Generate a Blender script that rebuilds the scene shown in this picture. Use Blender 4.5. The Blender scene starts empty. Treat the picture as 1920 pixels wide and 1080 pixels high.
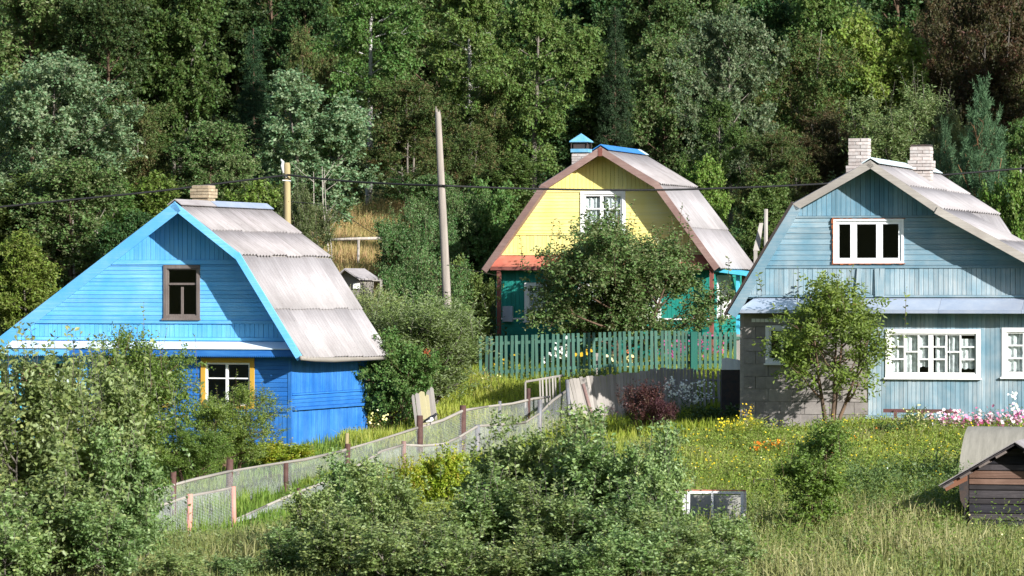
import bpy, math, random
import numpy as np
from mathutils import Matrix, Vector

random.seed(7)
S = bpy.context.scene
COL = S.collection
F, CX, CY = 7500.0, 960.0, 540.0      # focal length in photo pixels, principal point


def P(px, py, Y):
    """Point at distance Y that the level camera at the origin sees at photo pixel (px, py)."""
    return Vector(((px - CX) / F * Y, Y, (CY - py) / F * Y))


# ------------------------------------------------------------------ camera, sky, sun, exposure
cam = bpy.data.objects.new("camera", bpy.data.cameras.new("camera"))
COL.objects.link(cam)
cam.location = (0, 0, 0)
cam.rotation_euler = (math.radians(90), 0, 0)
cam.data.sensor_width = 36
cam.data.lens = 36 * F / 1920
cam.data.clip_start = 0.5
cam.data.clip_end = 3000
cam.data.dof.use_dof = True
cam.data.dof.focus_distance = 94
cam.data.dof.aperture_fstop = 5.0
S.camera = cam

SUN_AZ, SUN_EL = 140.0, 22.5           # compass degrees clockwise from +Y
world = bpy.data.worlds.new("World")
S.world = world
world.use_nodes = True
wn = world.node_tree
wn.nodes.clear()
sky = wn.nodes.new("ShaderNodeTexSky")
sky.sky_type = 'NISHITA'
sky.sun_disc = False
sky.sun_elevation = math.radians(SUN_EL)
sky.sun_rotation = math.radians(SUN_AZ)
sky.altitude = 100
bg = wn.nodes.new("ShaderNodeBackground")
bg.inputs[1].default_value = 0.088
wo = wn.nodes.new("ShaderNodeOutputWorld")
wn.links.new(sky.outputs[0], bg.inputs[0])
wn.links.new(bg.outputs[0], wo.inputs[0])

a, e = math.radians(SUN_AZ), math.radians(SUN_EL)
to_sun = Vector((math.sin(a) * math.cos(e), math.cos(a) * math.cos(e), math.sin(e)))
sun = bpy.data.objects.new("sun", bpy.data.lights.new("sun", 'SUN'))
COL.objects.link(sun)
sun.rotation_euler = to_sun.to_track_quat('Z', 'Y').to_euler()
sun.location = to_sun * 200
sun.data.energy = 5.0
sun.data.angle = math.radians(0.5)
sun.data.color = (1.0, 0.975, 0.94)
S.view_settings.view_transform = 'Standard'
S.view_settings.look = 'None'
S.view_settings.gamma = 1
S.view_settings.use_curve_mapping = False
S.view_settings.exposure = 0.95
S.cycles.max_bounces = 6
S.cycles.transparent_max_bounces = 8
S.cycles.use_denoising = True


# ------------------------------------------------------------------ terrain height
_cp = [P(*c) for c in [
    (690, 832, 101.6), (545, 838, 97), (-60, 850, 101), (330, 1000, 80), (440, 992, 80), (100, 1015, 79),
    (700, 880, 91), (800, 880, 91), (1000, 850, 95), (1060, 800, 99), (1200, 800, 99), (1395, 802, 96),
    (1650, 795, 95), (1900, 795, 94.5), (2100, 795, 94), (1300, 838, 91), (1500, 880, 85), (1300, 905, 82), (1700, 925, 79),
    (1830, 1000, 73), (1400, 1000, 72), (1500, 1090, 63), (900, 1085, 63), (500, 1085, 64), (100, 1090, 64), (1900, 1090, 63),
    (900, 758, 104), (800, 806, 100.5), (740, 815, 101), (940, 724, 113), (1380, 712, 112), (920, 672, 121), (1390, 662, 119),
    (700, 575, 124), (690, 505, 133), (690, 425, 146), (1150, 650, 122)]]
_raw = [(-25, 150, 2.6), (25, 150, 2.6), (0, 170, 5), (-45, 170, 5), (45, 170, 5), (0, 220, 11), (70, 220, 11), (-70, 220, 11),
        (0, 300, 20), (0, 420, 30), (150, 300, 20), (-150, 300, 20), (400, 300, 22), (-400, 300, 22), (-16, 118, -1.2), (19, 118, -1.2),
        (0, 50, -5.3), (20, 50, -5.2), (-20, 50, -5.4), (0, 38, -5.0), (0, 20, -3.6), (0, 0, -1.7), (0, -60, 6), (0, -130, 24), (0, -240, 52), (150, -130, 22), (-150, -130, 24), (70, 0, -2), (-70, 0, -2),
        (60, 60, -5), (-60, 60, -5.4), (60, 100, -2.6), (-60, 100, -3.4), (300, 80, -3), (-300, 80, -3.6), (300, -60, 4), (-300, -60, 6), (300, -240, 45), (-300, -240, 50),
        (20, 80, -3.9), (-22, 90, -4.3)]
_C = np.array([tuple(c) for c in _cp] + _raw, float)


def _phi(d2):
    return np.sqrt(d2 + 9.0)


_n = len(_C)
_A = np.zeros((_n + 3, _n + 3))
_d = ((_C[:, None, :2] - _C[None, :, :2]) ** 2).sum(-1)
_A[:_n, :_n] = _phi(_d) - np.eye(_n) * 0.4
_A[:_n, _n] = 1
_A[:_n, _n + 1:] = _C[:, :2]
_A[_n:, :_n] = _A[:_n, _n:].T
_W = np.linalg.solve(_A, np.concatenate([_C[:, 2], np.zeros(3)]))


def gz(x, y):
    x = np.asarray(x, float)
    y = np.asarray(y, float)
    xs, ys = np.atleast_1d(x).ravel(), np.atleast_1d(y).ravel()
    out = np.empty(len(xs))
    for i in range(0, len(xs), 20000):
        X, Yy = xs[i:i + 20000], ys[i:i + 20000]
        d = (X[:, None] - _C[None, :, 0]) ** 2 + (Yy[:, None] - _C[None, :, 1]) ** 2
        out[i:i + 20000] = _phi(d) @ _W[:_n] + _W[_n] + _W[_n + 1] * X + _W[_n + 2] * Yy
    near = np.exp(-((ys - 85) / 45.0) ** 2)
    out += near * 0.05 * (np.sin(xs * 1.7 + 0.6 * ys) + np.sin(ys * 1.3 - xs * 0.8) * 0.8)
    return out.reshape(x.shape) if x.ndim else float(out[0])


def G(px, Y):
    """Ground point under photo column px at distance Y."""
    x = (px - CX) / F * Y
    return Vector((x, Y, gz(x, Y)))


# ------------------------------------------------------------------ object helpers
def tag(o, label=None, cat=None, group=None, kind=None):
    if label: o["label"] = label
    if cat: o["category"] = cat
    if group: o["group"] = group
    if kind: o["kind"] = kind
    return o


def link(o, parent=None):
    COL.objects.link(o)
    if parent is not None:
        o.parent = parent
    return o


def thing(name, label, cat, loc=(0, 0, 0), rotz=0.0, group=None):
    o = bpy.data.objects.new(name, None)
    o.empty_display_size = 0.3
    link(o)
    o.location = loc
    o.rotation_euler = (0, 0, rotz)
    return tag(o, label, cat, group)


def mobj(name, verts, faces, mat, parent=None, smooth=False):
    me = bpy.data.meshes.new(name)
    me.from_pydata([tuple(v) for v in verts], [], faces)
    if mat: me.materials.append(mat)
    if smooth:
        me.polygons.foreach_set("use_smooth", [True] * len(me.polygons))
    return link(bpy.data.objects.new(name, me), parent)


def npmesh(name, V, Fc, mat, rnd=None):
    """Mesh from numpy arrays: V (n,3), Fc (m,k); rnd is a per-face value."""
    me = bpy.data.meshes.new(name)
    m, k = Fc.shape
    me.vertices.add(len(V))
    me.vertices.foreach_set("co", np.ascontiguousarray(V, np.float32).ravel())
    me.loops.add(m * k)
    me.loops.foreach_set("vertex_index", np.ascontiguousarray(Fc, np.int32).ravel())
    me.polygons.add(m)
    me.polygons.foreach_set("loop_start", np.arange(0, m * k, k, dtype=np.int32))
    if rnd is not None:
        at = me.attributes.new("tint", 'FLOAT', 'FACE')
        at.data.foreach_set("value", np.ascontiguousarray(rnd, np.float32))
    me.update(calc_edges=True)
    if mat: me.materials.append(mat)
    return me


class MB:
    """Collects boxes, prisms and tubes into one mesh."""

    def __init__(s):
        s.v, s.f = [], []

    def box(s, x0, x1, y0, y1, z0, z1):
        n = len(s.v)
        s.v += [(x, y, z) for z in (z0, z1) for y in (y0, y1) for x in (x0, x1)]
        s.f += [tuple(n + i for i in q) for q in ((0, 2, 3, 1), (4, 5, 7, 6), (0, 1, 5, 4), (2, 6, 7, 3), (0, 4, 6, 2), (1, 3, 7, 5))]
        return s

    def prism(s, poly, v0, v1):
        """poly: (u,z) outline, extruded from v0 to v1."""
        n, k = len(s.v), len(poly)
        s.v += [(p[0], v0, p[1]) for p in poly] + [(p[0], v1, p[1]) for p in poly]
        area = sum(poly[i][0] * poly[(i + 1) % k][1] - poly[(i + 1) % k][0] * poly[i][1] for i in range(k))
        fr = list(range(n, n + k))
        bk = list(range(n + k, n + 2 * k))
        if area > 0:
            s.f.append(tuple(fr))
            s.f.append(tuple(reversed(bk)))
            s.f += [(n + (i + 1) % k, n + i, n + k + i, n + k + (i + 1) % k) for i in range(k)]
        else:
            s.f.append(tuple(reversed(fr)))
            s.f.append(tuple(bk))
            s.f += [(n + i, n + (i + 1) % k, n + k + (i + 1) % k, n + k + i) for i in range(k)]
        return s

    def tube(s, pts, rad, n=6):
        pts = [Vector(p) for p in pts]
        if not hasattr(rad, '__len__'):
            rad = [rad] * len(pts)
        base = len(s.v)
        ref = None
        for i, p in enumerate(pts):
            d = (pts[min(i + 1, len(pts) - 1)] - pts[max(i - 1, 0)])
            if d.length < 1e-9: d = Vector((0, 0, 1))
            d.normalize()
            if ref is None:
                ref = d.orthogonal().normalized()
            ref = (ref - d * ref.dot(d))
            if ref.length < 1e-6: ref = d.orthogonal()
            ref.normalize()
            b = d.cross(ref)
            for k in range(n):
                t = 2 * math.pi * k / n
                s.v.append(tuple(p + (ref * math.cos(t) + b * math.sin(t)) * rad[i]))
        for i in range(len(pts) - 1):
            for k in range(n):
                a_ = base + i * n + k
                b_ = base + i * n + (k + 1) % n
                s.f.append((a_, b_, b_ + n, a_ + n))
        s.f.append(tuple(base + k for k in reversed(range(n))))
        e_ = base + (len(pts) - 1) * n
        s.f.append(tuple(e_ + k for k in range(n)))
        return s

    def hull(s, a4, b4):
        """Box-like solid between two quads."""
        n = len(s.v)
        s.v += [tuple(p) for p in a4] + [tuple(p) for p in b4]
        s.f += [(n + 3, n + 2, n + 1, n), (n + 4, n + 5, n + 6, n + 7)] + [(n + i, n + (i + 1) % 4, n + 4 + (i + 1) % 4, n + 4 + i) for i in range(4)]
        return s

    def build(s, name, mat, parent=None, smooth=False):
        return mobj(name, s.v, s.f, mat, parent, smooth)


# ------------------------------------------------------------------ materials
def new_mat(name):
    m = bpy.data.materials.new(name)
    m.use_nodes = True
    nt = m.node_tree
    nt.nodes.clear()
    out = nt.nodes.new("ShaderNodeOutputMaterial")
    return m, nt, out


def nd(nt, kind, **kw):
    n = nt.nodes.new(kind)
    for k, v in kw.items():
        setattr(n, k, v)
    return n


def rgb(c):
    return (c[0], c[1], c[2], 1)


def mixc(nt, fac, c1, c2, mode='MIX'):
    m = nd(nt, "ShaderNodeMix", data_type='RGBA', blend_type=mode)
    for i, c in ((0, fac), (6, c1), (7, c2)):
        if isinstance(c, (int, float)): m.inputs[i].default_value = c
        elif isinstance(c, tuple): m.inputs[i].default_value = rgb(c)
        else: nt.links.new(c, m.inputs[i])
    return m.outputs[2]


def ramp(nt, fac, stops):
    r = nd(nt, "ShaderNodeValToRGB")
    el = r.color_ramp.elements
    while len(el) < len(stops): el.new(0.5)
    for e_, (p, c) in zip(el, stops):
        e_.position = p
        e_.color = rgb(c) if isinstance(c, tuple) else (c, c, c, 1)
    nt.links.new(fac, r.inputs[0])
    return r.outputs[0]


def noise(nt, vec, scale, detail=4, rough=0.6, dist=0.0):
    n = nd(nt, "ShaderNodeTexNoise")
    n.inputs["Scale"].default_value = scale
    n.inputs["Detail"].default_value = detail
    n.inputs["Roughness"].default_value = rough
    n.inputs["Distortion"].default_value = dist
    nt.links.new(vec, n.inputs["Vector"])
    return n.outputs["Fac"]


def coords(nt, scale=(1, 1, 1), spread=True):
    """Object coordinates, scaled and shifted by a different amount on each object."""
    tc = nd(nt, "ShaderNodeTexCoord")
    v = tc.outputs["Object"]
    oi = nd(nt, "ShaderNodeObjectInfo")
    if spread:
        ad = nd(nt, "ShaderNodeVectorMath", operation='SCALE')
        ad.inputs[0].default_value = (37, 53, 29)
        nt.links.new(oi.outputs["Random"], ad.inputs["Scale"])
        pl = nd(nt, "ShaderNodeVectorMath", operation='ADD')
        nt.links.new(v, pl.inputs[0])
        nt.links.new(ad.outputs[0], pl.inputs[1])
        v2 = pl.outputs[0]
    else:
        v2 = v
    mp = nd(nt, "ShaderNodeVectorMath", operation='MULTIPLY')
    nt.links.new(v2, mp.inputs[0])
    mp.inputs[1].default_value = scale
    return mp.outputs[0], oi.outputs["Random"], v


def hsv(nt, col, val_in, lo, hi, sat=1.0):
    mr = nd(nt, "ShaderNodeMapRange")
    mr.inputs[3].default_value = lo
    mr.inputs[4].default_value = hi
    nt.links.new(val_in, mr.inputs[0])
    h = nd(nt, "ShaderNodeHueSaturation")
    h.inputs["Saturation"].default_value = sat
    nt.links.new(mr.outputs[0], h.inputs["Value"])
    nt.links.new(col, h.inputs["Color"])
    return h.outputs[0]


def principled(nt, out, col, rough=0.7, spec=0.3, metal=0.0, bump=None, bstr=0.3, bdist=0.01):
    b = nd(nt, "ShaderNodeBsdfPrincipled")
    if isinstance(col, tuple): b.inputs["Base Color"].default_value = rgb(col)
    else: nt.links.new(col, b.inputs["Base Color"])
    if isinstance(rough, (int, float)): b.inputs["Roughness"].default_value = rough
    else: nt.links.new(rough, b.inputs["Roughness"])
    b.inputs["Specular IOR Level"].default_value = spec
    b.inputs["Metallic"].default_value = metal
    if bump is not None:
        bp = nd(nt, "ShaderNodeBump")
        bp.inputs["Strength"].default_value = bstr
        bp.inputs["Distance"].default_value = bdist
        nt.links.new(bump, bp.inputs["Height"])
        nt.links.new(bp.outputs[0], b.inputs["Normal"])
    nt.links.new(b.outputs[0], out.inputs[0])
    return b


def painted(name, c, worn, direction='v', wear=0.45, vary=0.16, rough=0.6, dirt=(0.08, 0.07, 0.06), dirt_amt=0.25):
    """Painted board: grain along its length, worn paint, a tone of its own per board."""
    m, nt, out = new_mat(name)
    sc = (38, 38, 1.6) if direction == 'v' else (1.6, 38, 38)
    v, rnd, raw = coords(nt, sc)
    g = noise(nt, v, 1.0, 5, 0.65)
    big = noise(nt, raw, 1.1, 4, 0.6)
    w = ramp(nt, g, [(0.5 - wear * 0.35, 0.0), (0.92 - wear * 0.25, 1.0)])
    wb = ramp(nt, big, [(0.35, 0.1), (0.65, 1.0)])
    mult = nd(nt, "ShaderNodeMath", operation='MULTIPLY')
    nt.links.new(w, mult.inputs[0])
    nt.links.new(wb, mult.inputs[1])
    col = mixc(nt, mult.outputs[0], c, worn)
    dn = noise(nt, v, 2.3, 6, 0.75)
    df = ramp(nt, dn, [(0.62, 0.0), (0.85, dirt_amt)])
    col = mixc(nt, df, col, dirt)
    col = hsv(nt, col, rnd, 1 - vary, 1 + vary)
    principled(nt, out, col, rough, 0.3, bump=g, bstr=0.25, bdist=0.004)
    return m


def plain(name, c, c2=None, scale=6.0, rough=0.7, metal=0.0, spec=0.3, vary=0.08, stretch=(1, 1, 1), lo=0.35, hi=0.7, bstr=0.2):
    m, nt, out = new_mat(name)
    v, rnd, raw = coords(nt, stretch)
    g = noise(nt, v, scale, 6, 0.68)
    f = ramp(nt, g, [(lo, 0.0), (hi, 1.0)])
    col = mixc(nt, f, c, c2 or tuple(x * 0.7 for x in c))
    col = hsv(nt, col, rnd, 1 - vary, 1 + vary)
    principled(nt, out, col, rough, spec, metal, bump=g, bstr=bstr, bdist=0.01)
    return m


def leaf_mat(name, cols, back=None, trans=0.28, rough=0.45, spec=0.35, hue=0.02, val=0.22):
    """Leaf: colour from the per-leaf tint, paler underside, light through the blade."""
    m, nt, out = new_mat(name)
    at = nd(nt, "ShaderNodeAttribute", attribute_name="tint")
    n = len(cols)
    col = ramp(nt, at.outputs["Fac"], [(i / (n - 1), c) for i, c in enumerate(cols)])
    oi = nd(nt, "ShaderNodeObjectInfo")
    if back:
        ge = nd(nt, "ShaderNodeNewGeometry")
        col = mixc(nt, ge.outputs["Backfacing"], col, back)
    h = nd(nt, "ShaderNodeHueSaturation")
    for k, lo, hi in (("Hue", 0.5 - hue, 0.5 + hue), ("Value", 1 - val, 1 + val)):
        mr = nd(nt, "ShaderNodeMapRange")
        mr.inputs[3].default_value = lo
        mr.inputs[4].default_value = hi
        if k == "Hue":
            fr = nd(nt, "ShaderNodeMath", operation='MULTIPLY_ADD')
            fr.inputs[1].default_value = 7.31
            fr.inputs[2].default_value = 0.0
            nt.links.new(oi.outputs["Random"], fr.inputs[0])
            fc = nd(nt, "ShaderNodeMath", operation='FRACT')
            nt.links.new(fr.outputs[0], fc.inputs[0])
            nt.links.new(fc.outputs[0], mr.inputs[0])
        else:
            nt.links.new(oi.outputs["Random"], mr.inputs[0])
        nt.links.new(mr.outputs[0], h.inputs[k])
    nt.links.new(col, h.inputs["Color"])
    col = h.outputs[0]
    b = nd(nt, "ShaderNodeBsdfPrincipled")
    nt.links.new(col, b.inputs["Base Color"])
    b.inputs["Roughness"].default_value = rough
    b.inputs["Specular IOR Level"].default_value = spec
    t = nd(nt, "ShaderNodeBsdfTranslucent")
    tcol = mixc(nt, 1.0, col, (1.0, 1.0, 0.55), 'MULTIPLY')
    tb = nd(nt, "ShaderNodeHueSaturation")
    tb.inputs["Value"].default_value = 1.5
    nt.links.new(tcol, tb.inputs["Color"])
    nt.links.new(tb.outputs[0], t.inputs["Color"])
    mx = nd(nt, "ShaderNodeMixShader")
    mx.inputs[0].default_value = trans
    nt.links.new(b.outputs[0], mx.inputs[1])
    nt.links.new(t.outputs[0], mx.inputs[2])
    nt.links.new(mx.outputs[0], out.inputs[0])
    return m


def glass_mat():
    m, nt, out = new_mat("window_glass")
    tr = nd(nt, "ShaderNodeBsdfTransparent")
    tr.inputs[0].default_value = (0.9, 0.93, 0.92, 1)
    gl = nd(nt, "ShaderNodeBsdfGlossy")
    gl.inputs["Roughness"].default_value = 0.03
    fr = nd(nt, "ShaderNodeLayerWeight")
    fr.inputs[0].default_value = 0.5
    pw = nd(nt, "ShaderNodeMath", operation='POWER')
    pw.inputs[1].default_value = 4.0
    nt.links.new(fr.outputs["Facing"], pw.inputs[0])
    fa = nd(nt, "ShaderNodeMath", operation='MULTIPLY_ADD')
    fa.inputs[1].default_value = 0.8
    fa.inputs[2].default_value = 0.035
    nt.links.new(pw.outputs[0], fa.inputs[0])
    fr = fa
    mx = nd(nt, "ShaderNodeMixShader")
    nt.links.new(fr.outputs[0], mx.inputs[0])
    nt.links.new(tr.outputs[0], mx.inputs[1])
    nt.links.new(gl.outputs[0], mx.inputs[2])
    nt.links.new(mx.outputs[0], out.inputs[0])
    return m


def lace_mat(name, c, hole=0.35):
    m, nt, out = new_mat(name)
    v, rnd, raw = coords(nt, (1, 1, 1))
    n = noise(nt, v, 9.0, 3, 0.5)
    f = ramp(nt, n, [(0.42, 0.0), (0.6, hole)])
    d = nd(nt, "ShaderNodeBsdfDiffuse")
    d.inputs[0].default_value = rgb(c)
    t = nd(nt, "ShaderNodeBsdfTransparent")
    mx = nd(nt, "ShaderNodeMixShader")
    nt.links.new(f, mx.inputs[0])
    nt.links.new(d.outputs[0], mx.inputs[1])
    nt.links.new(t.outputs[0], mx.inputs[2])
    nt.links.new(mx.outputs[0], out.inputs[0])
    return m


def roof_mat(name, light, dark, amt=0.5):
    m, nt, out = new_mat(name)
    v, rnd, raw = coords(nt, (14, 0.9, 1))
    v2, _, _ = coords(nt, (1, 1, 1))
    g = noise(nt, v, 1.0, 6, 0.7)
    big = noise(nt, v2, 1.6, 5, 0.65)
    sp = noise(nt, v2, 30, 2, 0.5)
    f = ramp(nt, g, [(0.38, 0.0), (0.75, amt)])
    col = mixc(nt, f, light, dark)
    f2 = ramp(nt, big, [(0.45, 0.0), (0.75, amt * 0.9)])
    col = mixc(nt, f2, col, dark)
    f3 = ramp(nt, sp, [(0.68, 0.0), (0.76, 0.6)])
    col = mixc(nt, f3, col, tuple(x * 0.45 for x in dark))
    col = hsv(nt, col, rnd, 0.84, 1.12)
    principled(nt, out, col, 0.85, 0.2, bump=big, bstr=0.2, bdist=0.02)
    return m


def bark_mat(name, c1, c2, scale=(6, 6, 1.5), lo=0.45, hi=0.6):
    m, nt, out = new_mat(name)
    v, rnd, raw = coords(nt, scale)
    g = noise(nt, v, 1.6, 6, 0.7)
    f = ramp(nt, g, [(lo, 0.0), (hi, 1.0)])
    col = mixc(nt, f, c1, c2)
    col = hsv(nt, col, rnd, 0.8, 1.15)
    principled(nt, out, col, 0.85, 0.2, bump=g, bstr=0.4, bdist=0.02)
    return m


def ground_mat():
    m, nt, out = new_mat("ground_soil")
    v, _, raw = coords(nt, (1, 1, 1), False)
    n1 = noise(nt, raw, 0.35, 5, 0.6)
    n2 = noise(nt, raw, 4.0, 6, 0.7)
    c = ramp(nt, n1, [(0.3, (0.045, 0.055, 0.016)), (0.5, (0.075, 0.085, 0.025)), (0.72, (0.11, 0.095, 0.038))])
    c = mixc(nt, ramp(nt, n2, [(0.4, 0.0), (0.7, 0.75)]), c, (0.04, 0.045, 0.014))
    principled(nt, out, c, 0.95, 0.1, bump=n2, bstr=0.6, bdist=0.08)
    return m


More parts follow.
